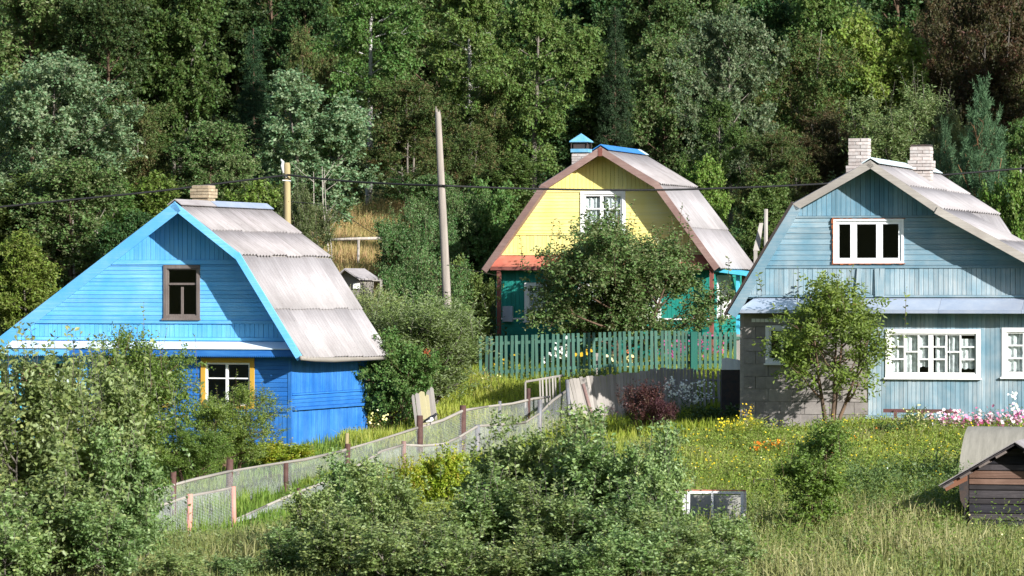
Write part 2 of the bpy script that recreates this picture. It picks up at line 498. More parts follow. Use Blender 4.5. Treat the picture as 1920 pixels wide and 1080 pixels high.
M = dict(
    sky_blue=painted("light_blue_paint", (0.095, 0.40, 0.76), (0.27, 0.57, 0.84), 'h', 0.75, 0.11, dirt_amt=0.28),
    sky_blue_v=painted("light_blue_paint_upright", (0.095, 0.40, 0.76), (0.24, 0.55, 0.83), 'v', 0.65, 0.10, dirt_amt=0.12),
    deep_blue=painted("deep_blue_paint", (0.013, 0.115, 0.40), (0.06, 0.23, 0.54), 'h', 0.6, 0.16, dirt_amt=0.3),
    deep_blue_v=painted("deep_blue_paint_upright", (0.013, 0.115, 0.40), (0.075, 0.25, 0.55), 'v', 0.65, 0.14, dirt_amt=0.3),
    grey_blue=painted("weathered_blue_paint", (0.105, 0.23, 0.31), (0.35, 0.41, 0.435), 'h', 0.95, 0.14, dirt=(0.12, 0.14, 0.16), dirt_amt=0.5),
    grey_blue_v=painted("weathered_blue_paint_upright", (0.13, 0.25, 0.32), (0.42, 0.46, 0.47), 'v', 1.0, 0.15, dirt=(0.13, 0.15, 0.16), dirt_amt=0.5),
    grey_blue_deep=painted("weathered_deep_blue_paint", (0.085, 0.215, 0.31), (0.27, 0.37, 0.42), 'v', 0.85, 0.14, dirt=(0.11, 0.13, 0.15), dirt_amt=0.5),
    yellow=painted("yellow_paint", (0.80, 0.68, 0.20), (0.80, 0.74, 0.40), 'h', 0.8, 0.05, dirt_amt=0.08),
    yellow_v=painted("yellow_paint_upright", (0.80, 0.68, 0.20), (0.80, 0.74, 0.38), 'v', 0.7, 0.05, dirt_amt=0.08),
    teal=painted("teal_paint", (0.010, 0.20, 0.16), (0.035, 0.28, 0.23), 'h', 0.4, 0.10),
    teal_v=painted("teal_paint_upright", (0.010, 0.20, 0.16), (0.035, 0.28, 0.23), 'v', 0.4, 0.10),
    picket=painted("green_picket_paint", (0.045, 0.122, 0.088), (0.11, 0.19, 0.15), 'v', 0.6, 0.2),
    picket_dark=painted("dark_green_paint", (0.015, 0.10, 0.075), (0.03, 0.14, 0.10), 'v', 0.4, 0.1),
    white=painted("white_paint", (0.80, 0.80, 0.78), (0.68, 0.67, 0.63), 'v', 0.3, 0.03, 0.45, dirt_amt=0.15),
    plastic=plain("white_plastic", (0.84, 0.85, 0.86), (0.78, 0.79, 0.8), 3, 0.3, vary=0.02),
    old_white=painted("old_white_paint", (0.56, 0.56, 0.55), (0.42, 0.40, 0.38), 'v', 0.5, 0.1, 0.7, dirt_amt=0.3),
    dark_wood=painted("dark_weathered_frame", (0.12, 0.095, 0.085), (0.27, 0.235, 0.215), 'v', 0.6, 0.1, 0.9, (0.05, 0.04, 0.04), 0.5),
    shed_black=painted("blackened_log_board", (0.010, 0.010, 0.014), (0.045, 0.042, 0.05), 'h', 0.6, 0.3, 0.8, (0.03, 0.02, 0.016), 0.5),
    shed_brown=painted("browned_log_board", (0.075, 0.040, 0.026), (0.20, 0.125, 0.095), 'h', 0.8, 0.3, 0.8, (0.02, 0.014, 0.012), 0.7),
    ochre=painted("ochre_paint", (0.52, 0.30, 0.035), (0.58, 0.38, 0.09), 'v', 0.4, 0.05),
    maroon=painted("red_brown_paint", (0.17, 0.055, 0.045), (0.26, 0.12, 0.09), 'v', 0.5, 0.1),
    rake_brown=painted("faded_brown_board", (0.19, 0.115, 0.10), (0.34, 0.24, 0.21), 'h', 0.7, 0.12),
    red_metal=plain("faded_red_metal", (0.44, 0.12, 0.085), (0.50, 0.21, 0.15), 2.0, 0.5, 0.1, vary=0.06),
    zinc=plain("zinc_sheet", (0.40, 0.47, 0.60), (0.52, 0.57, 0.66), 2.4, 0.42, 0.45, 0.4, vary=0.05),
    rust=plain("rust", (0.33, 0.10, 0.035), (0.2, 0.06, 0.03), 14, 0.85),
    white_skirt=plain("pale_metal_strip", (0.72, 0.80, 0.86), (0.62, 0.74, 0.85), 1.5, 0.5, vary=0.04),
    old_wood=painted("weathered_grey_board", (0.26, 0.235, 0.21), (0.42, 0.39, 0.36), 'v', 0.7, 0.2, 0.9, (0.06, 0.05, 0.045), 0.5),
    old_wood_h=painted("weathered_grey_rail", (0.25, 0.225, 0.20), (0.42, 0.39, 0.35), 'h', 0.7, 0.2, 0.9, (0.06, 0.05, 0.045), 0.5),
    pale_wood=painted("pale_weathered_rail", (0.22, 0.20, 0.175), (0.34, 0.31, 0.275), 'h', 0.6, 0.15, 0.9, (0.16, 0.13, 0.11), 0.4),
    yellow_board=painted("pale_yellow_board", (0.42, 0.37, 0.21), (0.48, 0.44, 0.30), 'v', 0.5, 0.08),
    shed_wood=painted("dark_log_board", (0.015, 0.013, 0.016), (0.10, 0.088, 0.09), 'h', 0.85, 0.45, 0.8, (0.12, 0.05, 0.027), 0.85),
    brown_wood=painted("brown_wood", (0.16, 0.07, 0.04), (0.28, 0.14, 0.09), 'h', 0.5, 0.12),
    bench_brown=painted("bench_paint", (0.11, 0.05, 0.05), (0.18, 0.10, 0.09), 'h', 0.5, 0.08),
    pole_wood=bark_mat("weathered_pole", (0.27, 0.235, 0.205), (0.17, 0.15, 0.13), (10, 10, 0.5), 0.4, 0.7),
    pole_yellow=bark_mat("yellowish_pole", (0.33, 0.27, 0.14), (0.22, 0.17, 0.10), (10, 10, 0.5), 0.4, 0.7),
    roof=roof_mat("weathered_fibre_cement", (0.335, 0.318, 0.322), (0.20, 0.18, 0.18), 0.65),
    roof_old=roof_mat("older_fibre_cement", (0.315, 0.295, 0.295), (0.17, 0.15, 0.148), 0.75),
    brick_white=plain("whitewashed_brick", (0.47, 0.44, 0.42), (0.34, 0.28, 0.255), 9, 0.9, vary=0.2),
    brick_tan=plain("tan_brick", (0.40, 0.33, 0.23), (0.26, 0.19, 0.12), 9, 0.9, vary=0.25),
    mortar=plain("mortar", (0.27, 0.24, 0.22), (0.16, 0.14, 0.13), 12, 0.95),
    block=plain("concrete_block", (0.285, 0.26, 0.24), (0.19, 0.17, 0.16), 4, 0.95, vary=0.14, bstr=0.5),
    brown_post=plain("red_brown_pipe", (0.052, 0.024, 0.020), (0.095, 0.05, 0.04), 9, 0.75, vary=0.2),
    pink_post=plain("faded_salmon_pipe", (0.55, 0.21, 0.17), (0.46, 0.26, 0.20), 6, 0.7, vary=0.06),
    grey_pipe=plain("grey_pipe", (0.20, 0.21, 0.23), (0.14, 0.12, 0.115), 6, 0.55, 0.2, vary=0.1),
    wire=plain("galvanised_wire", (0.50, 0.53, 0.54), (0.36, 0.36, 0.35), 3, 0.5, 0.3, vary=0.02),
    cable=plain("black_cable", (0.012, 0.012, 0.013), (0.02, 0.02, 0.02), 3, 0.6),
    dark_iron=plain("dark_iron", (0.03, 0.03, 0.033), (0.07, 0.045, 0.035), 8, 0.7),
    blue_cap=plain("light_blue_metal", (0.10, 0.35, 0.56), (0.24, 0.48, 0.66), 4, 0.45, 0.1),
    bright_blue=plain("bright_blue_sheet", (0.03, 0.18, 0.52), (0.06, 0.26, 0.6), 2, 0.5),
    porch_blue=plain("porch_blue", (0.06, 0.40, 0.58), (0.1, 0.46, 0.62), 3, 0.6),
    pale_cap=plain("pale_ridge_sheet", (0.60, 0.70, 0.72), (0.5, 0.6, 0.64), 3, 0.6),
    felt=plain("grey_felt", (0.27, 0.255, 0.215), (0.19, 0.18, 0.15), 2.2, 0.75, vary=0.05, stretch=(6, 1, 1)),
    pinkboard=plain("bare_brown_board", (0.34, 0.19, 0.13), (0.27, 0.14, 0.09), 3, 0.9),
    curtain=lace_mat("lace_curtain", (0.85, 0.85, 0.87), 0.35),
    black=plain("black_feathers", (0.012, 0.012, 0.015), (0.02, 0.022, 0.03), 20, 0.5),
    white_f=plain("white_feathers", (0.78, 0.78, 0.78), (0.7, 0.7, 0.7), 20, 0.7),
    interior=plain("painted_dark_interior", (0.022, 0.02, 0.018), (0.014, 0.012, 0.012), 2, 0.95),  # near-black colour stands in for unlit rooms, so the panes look black
    ceramic=plain("white_ceramic", (0.75, 0.75, 0.73), (0.6, 0.6, 0.6), 5, 0.3),
    red_iron=plain("red_oxide_iron", (0.22, 0.05, 0.04), (0.15, 0.04, 0.035), 8, 0.7),
    dry_wood=bark_mat("dead_pale_wood", (0.40, 0.36, 0.31), (0.22, 0.19, 0.16), (8, 8, 1), 0.4, 0.65),
    birch_bark=bark_mat("birch_bark", (0.36, 0.35, 0.33), (0.12, 0.11, 0.10), (4, 4, 5), 0.54, 0.64),
    grey_bark=bark_mat("grey_bark", (0.17, 0.15, 0.125), (0.08, 0.07, 0.06)),
    brown_bark=bark_mat("brown_bark", (0.13, 0.085, 0.055), (0.06, 0.042, 0.03)),
    pine_bark=bark_mat("pine_bark", (0.25, 0.12, 0.06), (0.12, 0.07, 0.045)),
    glass=glass_mat(),
    ground=ground_mat(),
)
LM = dict(
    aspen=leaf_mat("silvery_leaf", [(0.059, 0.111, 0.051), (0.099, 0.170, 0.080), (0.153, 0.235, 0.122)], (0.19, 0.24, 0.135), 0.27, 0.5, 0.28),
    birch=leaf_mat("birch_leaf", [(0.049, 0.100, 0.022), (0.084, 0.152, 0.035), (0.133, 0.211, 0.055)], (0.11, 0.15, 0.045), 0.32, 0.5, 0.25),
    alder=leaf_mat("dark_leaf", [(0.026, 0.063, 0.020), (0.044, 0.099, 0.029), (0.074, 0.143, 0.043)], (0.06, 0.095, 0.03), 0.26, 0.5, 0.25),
    rowan=leaf_mat("russet_leaf", [(0.043, 0.083, 0.023), (0.066, 0.113, 0.030), (0.090, 0.127, 0.038), (0.109, 0.095, 0.038), (0.123, 0.058, 0.033)], None, 0.28, 0.55, 0.2, hue=0.012),
    lime=leaf_mat("yellow_green_leaf", [(0.079, 0.147, 0.025), (0.133, 0.217, 0.035), (0.198, 0.282, 0.055)], (0.15, 0.19, 0.05), 0.36, 0.5, 0.25),
    olive=leaf_mat("olive_leaf", [(0.065, 0.105, 0.035), (0.104, 0.158, 0.051), (0.153, 0.211, 0.079)], (0.15, 0.18, 0.08), 0.30, 0.5, 0.25),
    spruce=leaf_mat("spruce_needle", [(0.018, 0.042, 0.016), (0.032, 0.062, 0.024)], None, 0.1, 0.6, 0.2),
    pine=leaf_mat("pine_needle", [(0.043, 0.090, 0.040), (0.075, 0.132, 0.062), (0.119, 0.178, 0.083)], None, 0.12, 0.6, 0.2),
    sallow=leaf_mat("sallow_leaf", [(0.052, 0.105, 0.026), (0.108, 0.175, 0.044), (0.19, 0.255, 0.082), (0.31, 0.34, 0.125)], (0.21, 0.28, 0.115), 0.27, 0.45, 0.32, val=0.10),
    apple=leaf_mat("apple_leaf", [(0.049, 0.113, 0.030), (0.086, 0.168, 0.045), (0.145, 0.235, 0.076)], (0.14, 0.175, 0.075), 0.28, 0.48, 0.3, val=0.08),
    currant=leaf_mat("currant_leaf", [(0.149, 0.218, 0.021), (0.241, 0.299, 0.025), (0.345, 0.356, 0.040), (0.414, 0.276, 0.057)], None, 0.38, val=0.08),
    barberry=leaf_mat("purple_leaf", [(0.040, 0.018, 0.022), (0.085, 0.030, 0.034), (0.13, 0.055, 0.05)], None, 0.2),
    willow=leaf_mat("willow_leaf", [(0.095, 0.145, 0.040), (0.165, 0.225, 0.065), (0.24, 0.30, 0.10)], (0.20, 0.24, 0.12), 0.32, 0.5, 0.25, val=0.08),
    plum=leaf_mat("plum_leaf", [(0.075, 0.140, 0.022), (0.135, 0.205, 0.034), (0.21, 0.27, 0.055)], (0.17, 0.23, 0.07), 0.38, 0.48, 0.28, val=0.06),
    redrowan=leaf_mat("reddened_leaf", [(0.040, 0.058, 0.020), (0.068, 0.070, 0.027), (0.088, 0.064, 0.032), (0.11, 0.046, 0.03)], None, 0.28, 0.55, 0.2, hue=0.01),
    meadow=leaf_mat("meadow_blade", [(0.096, 0.180, 0.025), (0.167, 0.265, 0.040), (0.258, 0.332, 0.064), (0.335, 0.332, 0.122)], None, 0.4, 0.55, 0.25),
    dry=leaf_mat("dry_blade", [(0.098, 0.151, 0.035), (0.164, 0.216, 0.056), (0.246, 0.263, 0.100), (0.339, 0.328, 0.163)], None, 0.3, 0.6, 0.25),
    bank=leaf_mat("bank_blade", [(0.108, 0.180, 0.022), (0.192, 0.264, 0.030), (0.288, 0.336, 0.054), (0.336, 0.312, 0.108)], None, 0.42, 0.55, 0.25),
    tan=leaf_mat("tan_blade", [(0.138, 0.150, 0.044), (0.250, 0.213, 0.081), (0.375, 0.275, 0.125), (0.300, 0.150, 0.100)], None, 0.3, 0.6, 0.25),
    teal_weed=leaf_mat("blue_green_leaf", [(0.060, 0.115, 0.032), (0.095, 0.155, 0.045), (0.14, 0.19, 0.06)], None, 0.3, val=0.06),
    yellow_fl=leaf_mat("yellow_petal", [(0.62, 0.42, 0.02), (0.75, 0.55, 0.04)], None, 0.25, 0.7, 0.2),
    orange_fl=leaf_mat("orange_petal", [(0.70, 0.20, 0.015), (0.78, 0.36, 0.02)], None, 0.25, 0.7, 0.2),
    pink_fl=leaf_mat("pink_petal", [(0.62, 0.10, 0.30), (0.75, 0.30, 0.50), (0.82, 0.62, 0.70), (0.85, 0.80, 0.80)], None, 0.25, 0.7, 0.2),
    white_fl=leaf_mat("white_petal", [(0.78, 0.79, 0.80), (0.85, 0.85, 0.82)], None, 0.25, 0.7, 0.2, val=0.05),
    purple_fl=leaf_mat("magenta_petal", [(0.26, 0.03, 0.12), (0.40, 0.07, 0.22)], None, 0.25, 0.7, 0.2),
    red_fl=leaf_mat("red_petal", [(0.45, 0.08, 0.035), (0.52, 0.17, 0.06)], None, 0.25, 0.7, 0.2),
    cream_fl=leaf_mat("cream_petal", [(0.66, 0.60, 0.22), (0.8, 0.74, 0.45)], None, 0.25, 0.7, 0.2),
)


# ------------------------------------------------------------------ ground
def make_ground():
    def axis(parts):
        o = []
        for a_, b_, s_ in parts: o += list(np.arange(a_, b_, s_))
        return np.array(o)
    xs = axis([(-420, -60, 30), (-60, -24, 4), (-24, 24, 0.7), (24, 60, 4), (60, 421, 30)])
    ys = axis([(-245, 0, 12), (0, 48, 4), (48, 150, 0.8), (150, 240, 5), (240, 441, 20)])
    X, Y = np.meshgrid(xs, ys)
    Z = gz(X, Y)
    V = np.stack([X, Y, Z], -1).reshape(-1, 3)
    nx, ny = len(xs), len(ys)
    i = np.arange(nx * ny).reshape(ny, nx)
    Fc = np.stack([i[:-1, :-1], i[:-1, 1:], i[1:, 1:], i[1:, :-1]], -1).reshape(-1, 4)
    me = npmesh("ground", V, Fc, M['ground'])
    me.polygons.foreach_set("use_smooth", [True] * len(me.polygons))
    tag(link(bpy.data.objects.new("ground", me)), kind='structure')


make_ground()


# ------------------------------------------------------------------ polygons
def clip(poly, ax, val, less):
    out = []
    n = len(poly)
    for i in range(n):
        p, q = poly[i], poly[(i + 1) % n]
        dp = (val - p[ax]) if less else (p[ax] - val)
        dq = (val - q[ax]) if less else (q[ax] - val)
        if dp >= 0: out.append(p)
        if (dp > 0 and dq < 0) or (dp < 0 and dq > 0):
            t = dp / (dp - dq)
            out.append((p[0] + (q[0] - p[0]) * t, p[1] + (q[1] - p[1]) * t))
    res = []
    for p in out:
        if not res or abs(p[0] - res[-1][0]) + abs(p[1] - res[-1][1]) > 1e-5: res.append(p)
    if len(res) > 2 and abs(res[0][0] - res[-1][0]) + abs(res[0][1] - res[-1][1]) < 1e-5: res.pop()
    return res if len(res) > 2 else []


def band(poly, ax, lo, hi):
    p = clip(poly, ax, lo, False)
    return clip(p, ax, hi, True) if p else []


def minus(poly, holes):
    """Convex polygon without the rectangles (u0,u1,z0,z1), as convex pieces."""
    if not poly: return []
    us = [p[0] for p in poly]
    cuts = sorted({min(us), max(us)} | {x for h in holes for x in h[:2] if min(us) < x < max(us)})
    out = []
    for a_, b_ in zip(cuts, cuts[1:]):
        if b_ - a_ < 1e-4: continue
        sl = band(poly, 0, a_, b_)
        if not sl: continue
        hs = sorted([h for h in holes if h[0] <= a_ + 1e-5 and h[1] >= b_ - 1e-5], key=lambda h: h[2])
        lo = min(p[1] for p in sl)
        for h in hs:
            p = band(sl, 1, lo, h[2])
            if p: out.append(p)
            lo = max(lo, h[3])
        p = clip(sl, 1, lo, False)
        if p: out.append(p)
    return out


def parea(p):
    return abs(sum(p[i][0] * p[(i + 1) % len(p)][1] - p[(i + 1) % len(p)][0] * p[i][1] for i in range(len(p)))) / 2


def wall(parent, name, poly, holes, mat, v0=0.0, v1=0.12, loc=(0, 0, 0), rz=0.0):
    b = MB()
    for p in minus(poly, holes): b.prism(p, v0, v1)
    o = b.build(name, mat, parent)
    o.location = loc
    o.rotation_euler = (0, 0, rz)
    return o


def clad(part, poly, direction, pitch, mats, holes=(), gap=0.009, th=0.020, jit=0.007, name="plank", wob=0.1):
    """Boards over the outline, one object each, on the outer (negative) side of the wall part."""
    ax = 0 if direction == 'v' else 1
    if not poly: return
    lo, hi = min(p[ax] for p in poly), max(p[ax] for p in poly)
    x = lo
    while x < hi - 0.02:
        w = pitch * random.uniform(1 - wob, 1 + wob)
        nx = min(x + w, hi)
        mat = mats((x + nx) / 2) if callable(mats) else mats
        st = band(poly, ax, x + gap / 2, nx - gap / 2)
        if st:
            t = th + random.uniform(0, jit)
            for pc in minus(st, list(holes)):
                if parea(pc) > 0.0015:
                    MB().prism(pc, -t, -0.001).build(name, mat, part)
        x = nx


def rect(u0, u1, z0, z1):
    return [(u0, z0), (u1, z0), (u1, z1), (u0, z1)]


class House:
    def __init__(s, label, px, py, Y, yaw, cat="house", name="wooden_house", group=None):
        s.O = P(px, py, Y)
        s.th = math.radians(yaw)
        s.c, s.s = math.cos(s.th), math.sin(s.th)
        s.e = thing(name, label, cat, s.O, -s.th, group)

    def L(s, px, py, v=0.0):
        a_, b_ = (px - CX) / F, (CY - py) / F
        t = (v + s.O.x * s.s + s.O.y * s.c) / (a_ * s.s + s.c)
        return ((t * a_ - s.O.x) * s.c - (t - s.O.y) * s.s, t * b_ - s.O.z)

    def u(s, px, v=0.0): return s.L(px, 540, v)[0]

    def z(s, py, px, v=0.0): return s.L(px, py, v)[1]

    def v(s, u, px):
        k = (px - CX) / F
        return (k * (s.O.y - u * s.s) - (s.O.x + u * s.c)) / (s.s - k * s.c)

    def W(s, u, v, z):
        return Vector((s.O.x + u * s.c + v * s.s, s.O.y - u * s.s + v * s.c, s.O.z + z))


_sheets = {}


def sheet_mesh(w, l, mat, waves, amp=0.026, key=None):
    k = (round(w, 3), round(l, 3), mat.name, waves)
    if k in _sheets: return _sheets[k]
    nx = waves * 6
    V, Fc = [], []
    for t in (0.0, -0.009):
        for j in (0, 1):
            for i in range(nx + 1):
                V.append((w * i / nx, l * j, amp * math.sin(2 * math.pi * waves * i / nx) + t))
    r = nx + 1
    for i in range(nx):
        Fc.append((i, i + 1, r + i + 1, r + i))
        Fc.append((2 * r + i + 1, 2 * r + i, 3 * r + i, 3 * r + i + 1))
        Fc.append((i + 1, i, 2 * r + i, 2 * r + i + 1))
        Fc.append((r + i, r + i + 1, 3 * r + i + 1, 3 * r + i))
    Fc.append((0, r, 3 * r, 2 * r))
    Fc.append((nx, 2 * r + nx, 3 * r + nx, r + nx))
    me = bpy.data.meshes.new("roof_sheet")
    me.from_pydata(V, [], Fc)
    me.materials.append(mat)
    me.polygons.foreach_set("use_smooth", [len(f) == 4 and i < nx * 4 and i % 4 < 2 for i, f in enumerate(Fc)])
    _sheets[k] = me
    return me


def roof_slope(h, A, B, v0, v1, rows, ncol, sheet_mat, slab_mat, waves=5, rag=0.02, th=0.05, seed=0, cut=0.09):
    """One roof slope: a boarded slab with a row-by-row cover of corrugated sheets."""
    rng = random.Random(seed)
    d = Vector((B[0] - A[0], 0, B[1] - A[1]))
    ln = d.length
    d.normalize()
    n = Vector((-d.z, 0, d.x)) if d.x > 0 else Vector((d.z, 0, -d.x))
    off = lambda p, k: (p[0] + n.x * k, p[1] + n.z * k)
    Bs = (B[0] - d.x * cut, B[1] - d.z * cut)
    slab = MB().prism([off(A, -0.065), off(Bs, -0.065), off(Bs, -0.065 - th), off(A, -0.065 - th)], v0 + 0.03, v1 - 0.03).build("roof", slab_mat, h.e)
    right = d.x > 0
    X = Vector((0, -1, 0)) if right else Vector((0, 1, 0))
    w = (v1 - v0) / ncol
    rl = ln / rows
    for r in range(rows):
        l = rl + (0.10 if r < rows - 1 else 0.06)
        me = sheet_mesh(w - 0.004, l, sheet_mat, waves)
        shift = rng.uniform(-rag, rag)
        for c in range(ncol):
            o = link(bpy.data.objects.new("roof_sheet", me), slab)
            y0 = r * rl + (shift if r else 0) + rng.uniform(-rag, rag) * 0.5
            vv = (v1 - c * w) if right else (v0 + c * w)
            p0 = Vector((A[0], vv, A[1])) + d * max(y0, -0.02) - n * 0.028
            tilt = 0.026 / rl + rng.uniform(-0.002, 0.004)
            dd = (d + n * tilt).normalized()
            nn = X.cross(dd).normalized()
            o.matrix_local = Matrix(((X.x, dd.x, nn.x, p0.x), (X.y, dd.y, nn.y, p0.y), (X.z, dd.z, nn.z, p0.z), (0, 0, 0, 1)))
    return slab


def bargeboard(h, A, B, width, v, mat, th=0.03, drop=0.05, ea=0.0):
    width, drop = width + drop - 0.015, 0.015
    d = Vector((B[0] - A[0], 0, B[1] - A[1])).normalized()
    n = Vector((-d.z, 0, d.x)) if d.x > 0 else Vector((d.z, 0, -d.x))
    f = lambda p, k, e_=0: (p[0] + n.x * k + d.x * e_, p[1] + n.z * k + d.z * e_)
    return MB().prism([f(A, -drop, ea), f(B, -drop), f(B, -drop - width), f(A, -drop - width, ea)], v - th, v).build("bargeboard", mat, h.e)


def window(h, u0, u1, z0, z1, cmat, cw, fmat, fw, cols, mw=0.035, curtain=None, parent=None, sash=None, sill=True, vo=0.0, cas=(-0.055, 0.02), pane_mats=None):
    """cols: [(width share, [row heights from the top])]; frame mesh > sash, panes, curtain, sill."""
    b = MB()
    b.box(u0, u1, cas[0], cas[1], z1 - cw, z1).box(u0, u1, cas[0], cas[1], z0, z0 + cw)
    b.box(u0, u0 + cw, cas[0] + 0.003, cas[1], z0 + cw, z1 - cw).box(u1 - cw, u1, cas[0] + 0.003, cas[1], z0 + cw, z1 - cw)
    win = b.build("window", cmat, parent or h.e)
    a0, a1, b0, b1 = u0 + cw, u1 - cw, z0 + cw, z1 - cw
    s_ = MB()
    f0, f1 = -0.02, 0.045
    s_.box(a0, a1, f0, f1, b1 - fw, b1).box(a0, a1, f0, f1, b0, b0 + fw)
    s_.box(a0, a0 + fw, f0, f1, b0 + fw, b1 - fw).box(a1 - fw, a1, f0, f1, b0 + fw, b1 - fw)
    iu0, iu1, iz0, iz1 = a0 + fw, a1 - fw, b0 + fw, b1 - fw
    tot = sum(c[0] for c in cols)
    x = iu0
    wid = iu1 - iu0
    for ci, c in enumerate(cols):
        share, rows = c[0], c[1]
        bar = c[2] if len(c) > 2 else mw
        xn = x + wid * share / tot
        xe = xn if ci == len(cols) - 1 else xn - bar
        if ci < len(cols) - 1: s_.box(xe, xn, f0 + 0.004, f1 - 0.004, iz0, iz1)
        rt = sum(rows)
        zt = iz1
        for ri, r in enumerate(rows):
            zn = zt - (iz1 - iz0) * r / rt
            ze = zn if ri == len(rows) - 1 else zn + mw
            if ri < len(rows) - 1: s_.box(x, xe, f0 + 0.007, f1 - 0.007, zn, ze)
            pm = M['glass'] if not pane_mats else pane_mats.get((ci, ri), M['glass'])
            MB().box(x + 0.001, xe - 0.001, 0.012, 0.016, ze + 0.001, zt - 0.001).build("pane", pm, win)
            zt = zn
        x = xn
    s_.build("sash", fmat, win)
    if curtain:
        n = 60
        for (c0, c1, d0, d1) in curtain:
            V, Fc = [], []
            cu0, cu1 = iu0 + wid * c0, iu0 + wid * c1
            hz0, hz1 = iz0 + (iz1 - iz0) * d0, iz0 + (iz1 - iz0) * d1
            ph = random.uniform(0, 6)
            for i in range(n + 1):
                t = i / n
                uu = cu0 + (cu1 - cu0) * t
                k = (cu1 - cu0) * t
                V.append((uu, 0.075 + 0.018 * math.sin(k * 42 + ph) + 0.012 * math.sin(k * 23 + 1.7 * ph), hz1))
                V.append((uu, 0.08 + 0.022 * math.sin(k * 42 + ph + 0.3) + 0.012 * math.sin(k * 19 + ph), hz0 + 0.012 * math.sin(k * 42)))
            for i in range(n): Fc.append((2 * i, 2 * i + 1, 2 * i + 3, 2 * i + 2))
            o = mobj("curtain", V, Fc, M['curtain'], win, True)
    if sill:
        MB().box(u0 - 0.03, u1 + 0.03, cas[0] - 0.05, cas[0] + 0.002, z0 - 0.03, z0 + 0.012).build("sill", cmat, win)
    return win


def chimney(h, u, v, z0, z1, w, d, bmat, courses_h=0.078, collars=(), top=None):
    """Brick by brick: a mortar core with four bricks to a course; collars: course ranges that stand proud."""
    core = MB().box(u - w / 2 + 0.015, u + w / 2 - 0.015, v - d / 2 + 0.015, v + d / 2 - 0.015, z0, z1 - 0.02).build("chimney", M['mortar'], h.e)
    n = int((z1 - z0) / courses_h)
    meshes = {}
    for k in range(n):
        zz = z0 + k * courses_h
        out = 0.0
        for (a_, b_, o_) in collars:
            if a_ <= n - 1 - k <= b_: out = o_
        W, D = w + 2 * out, d + 2 * out
        t = 0.12
        parts = []
        sh = 0.62 if k % 2 else 0.38
        for vs in (-1, 1):
            parts += [(-W / 2, -W / 2 + W * sh - 0.006, vs, 'x'), (-W / 2 + W * sh + 0.006, W / 2, vs, 'x')]
        for us in (-1, 1):
            parts += [(-D / 2 + t + 0.006, D / 2 - t - 0.006, us, 'y')]
        for (p0, p1, sg, axn) in parts:
            L_ = p1 - p0
            if L_ <= 0.02: continue
            key = (round(L_, 3), axn)
            if key not in meshes:
                if axn == 'x': mb = MB().box(-L_ / 2, L_ / 2, -t / 2, t / 2, 0, courses_h - 0.011)
                else: mb = MB().box(-t / 2, t / 2, -L_ / 2, L_ / 2, 0, courses_h - 0.011)
                me = bpy.data.meshes.new("brick")
                me.from_pydata(mb.v, [], mb.f)
                me.materials.append(bmat)
                meshes[key] = me
            o = link(bpy.data.objects.new("brick", meshes[key]), core)
            jx, jy = random.uniform(-0.006, 0.006), random.uniform(-0.006, 0.006)
            if axn == 'x': o.location = (u + (p0 + p1) / 2 + jx, v + sg * (D / 2 - t / 2) + jy, zz)
            else: o.location = (u + sg * (W / 2 - t / 2) + jx, v + (p0 + p1) / 2 + jy, zz)
            o.rotation_euler = (0, 0, random.uniform(-0.02, 0.02))
    return core


def lower(p, k): return (p[0], p[1] - k)


def sawtooth(u0, u1, zt, zb, pitch, v0, v1):
    pts = [(u0, zt)]
    n = max(2, int((u1 - u0) / pitch))
    for i in range(n):
        a_ = u0 + (u1 - u0) * i / n
        pts += [(a_, zb + 0.035), (a_ + (u1 - u0) / n * 0.5, zb)]
    pts += [(u1, zb + 0.035), (u1, zt)]
    b = MB()
    # strips keep every face convex
    b.prism(rect(u0, u1, zb + 0.035, zt), v0, v1)
    for i in range(n):
        a_ = u0 + (u1 - u0) * i / n
        w = (u1 - u0) / n
        b.prism([(a_ + 0.004, zb + 0.034), (a_ + w / 2, zb), (a_ + w - 0.004, zb + 0.034)], v0, v1)
    return b


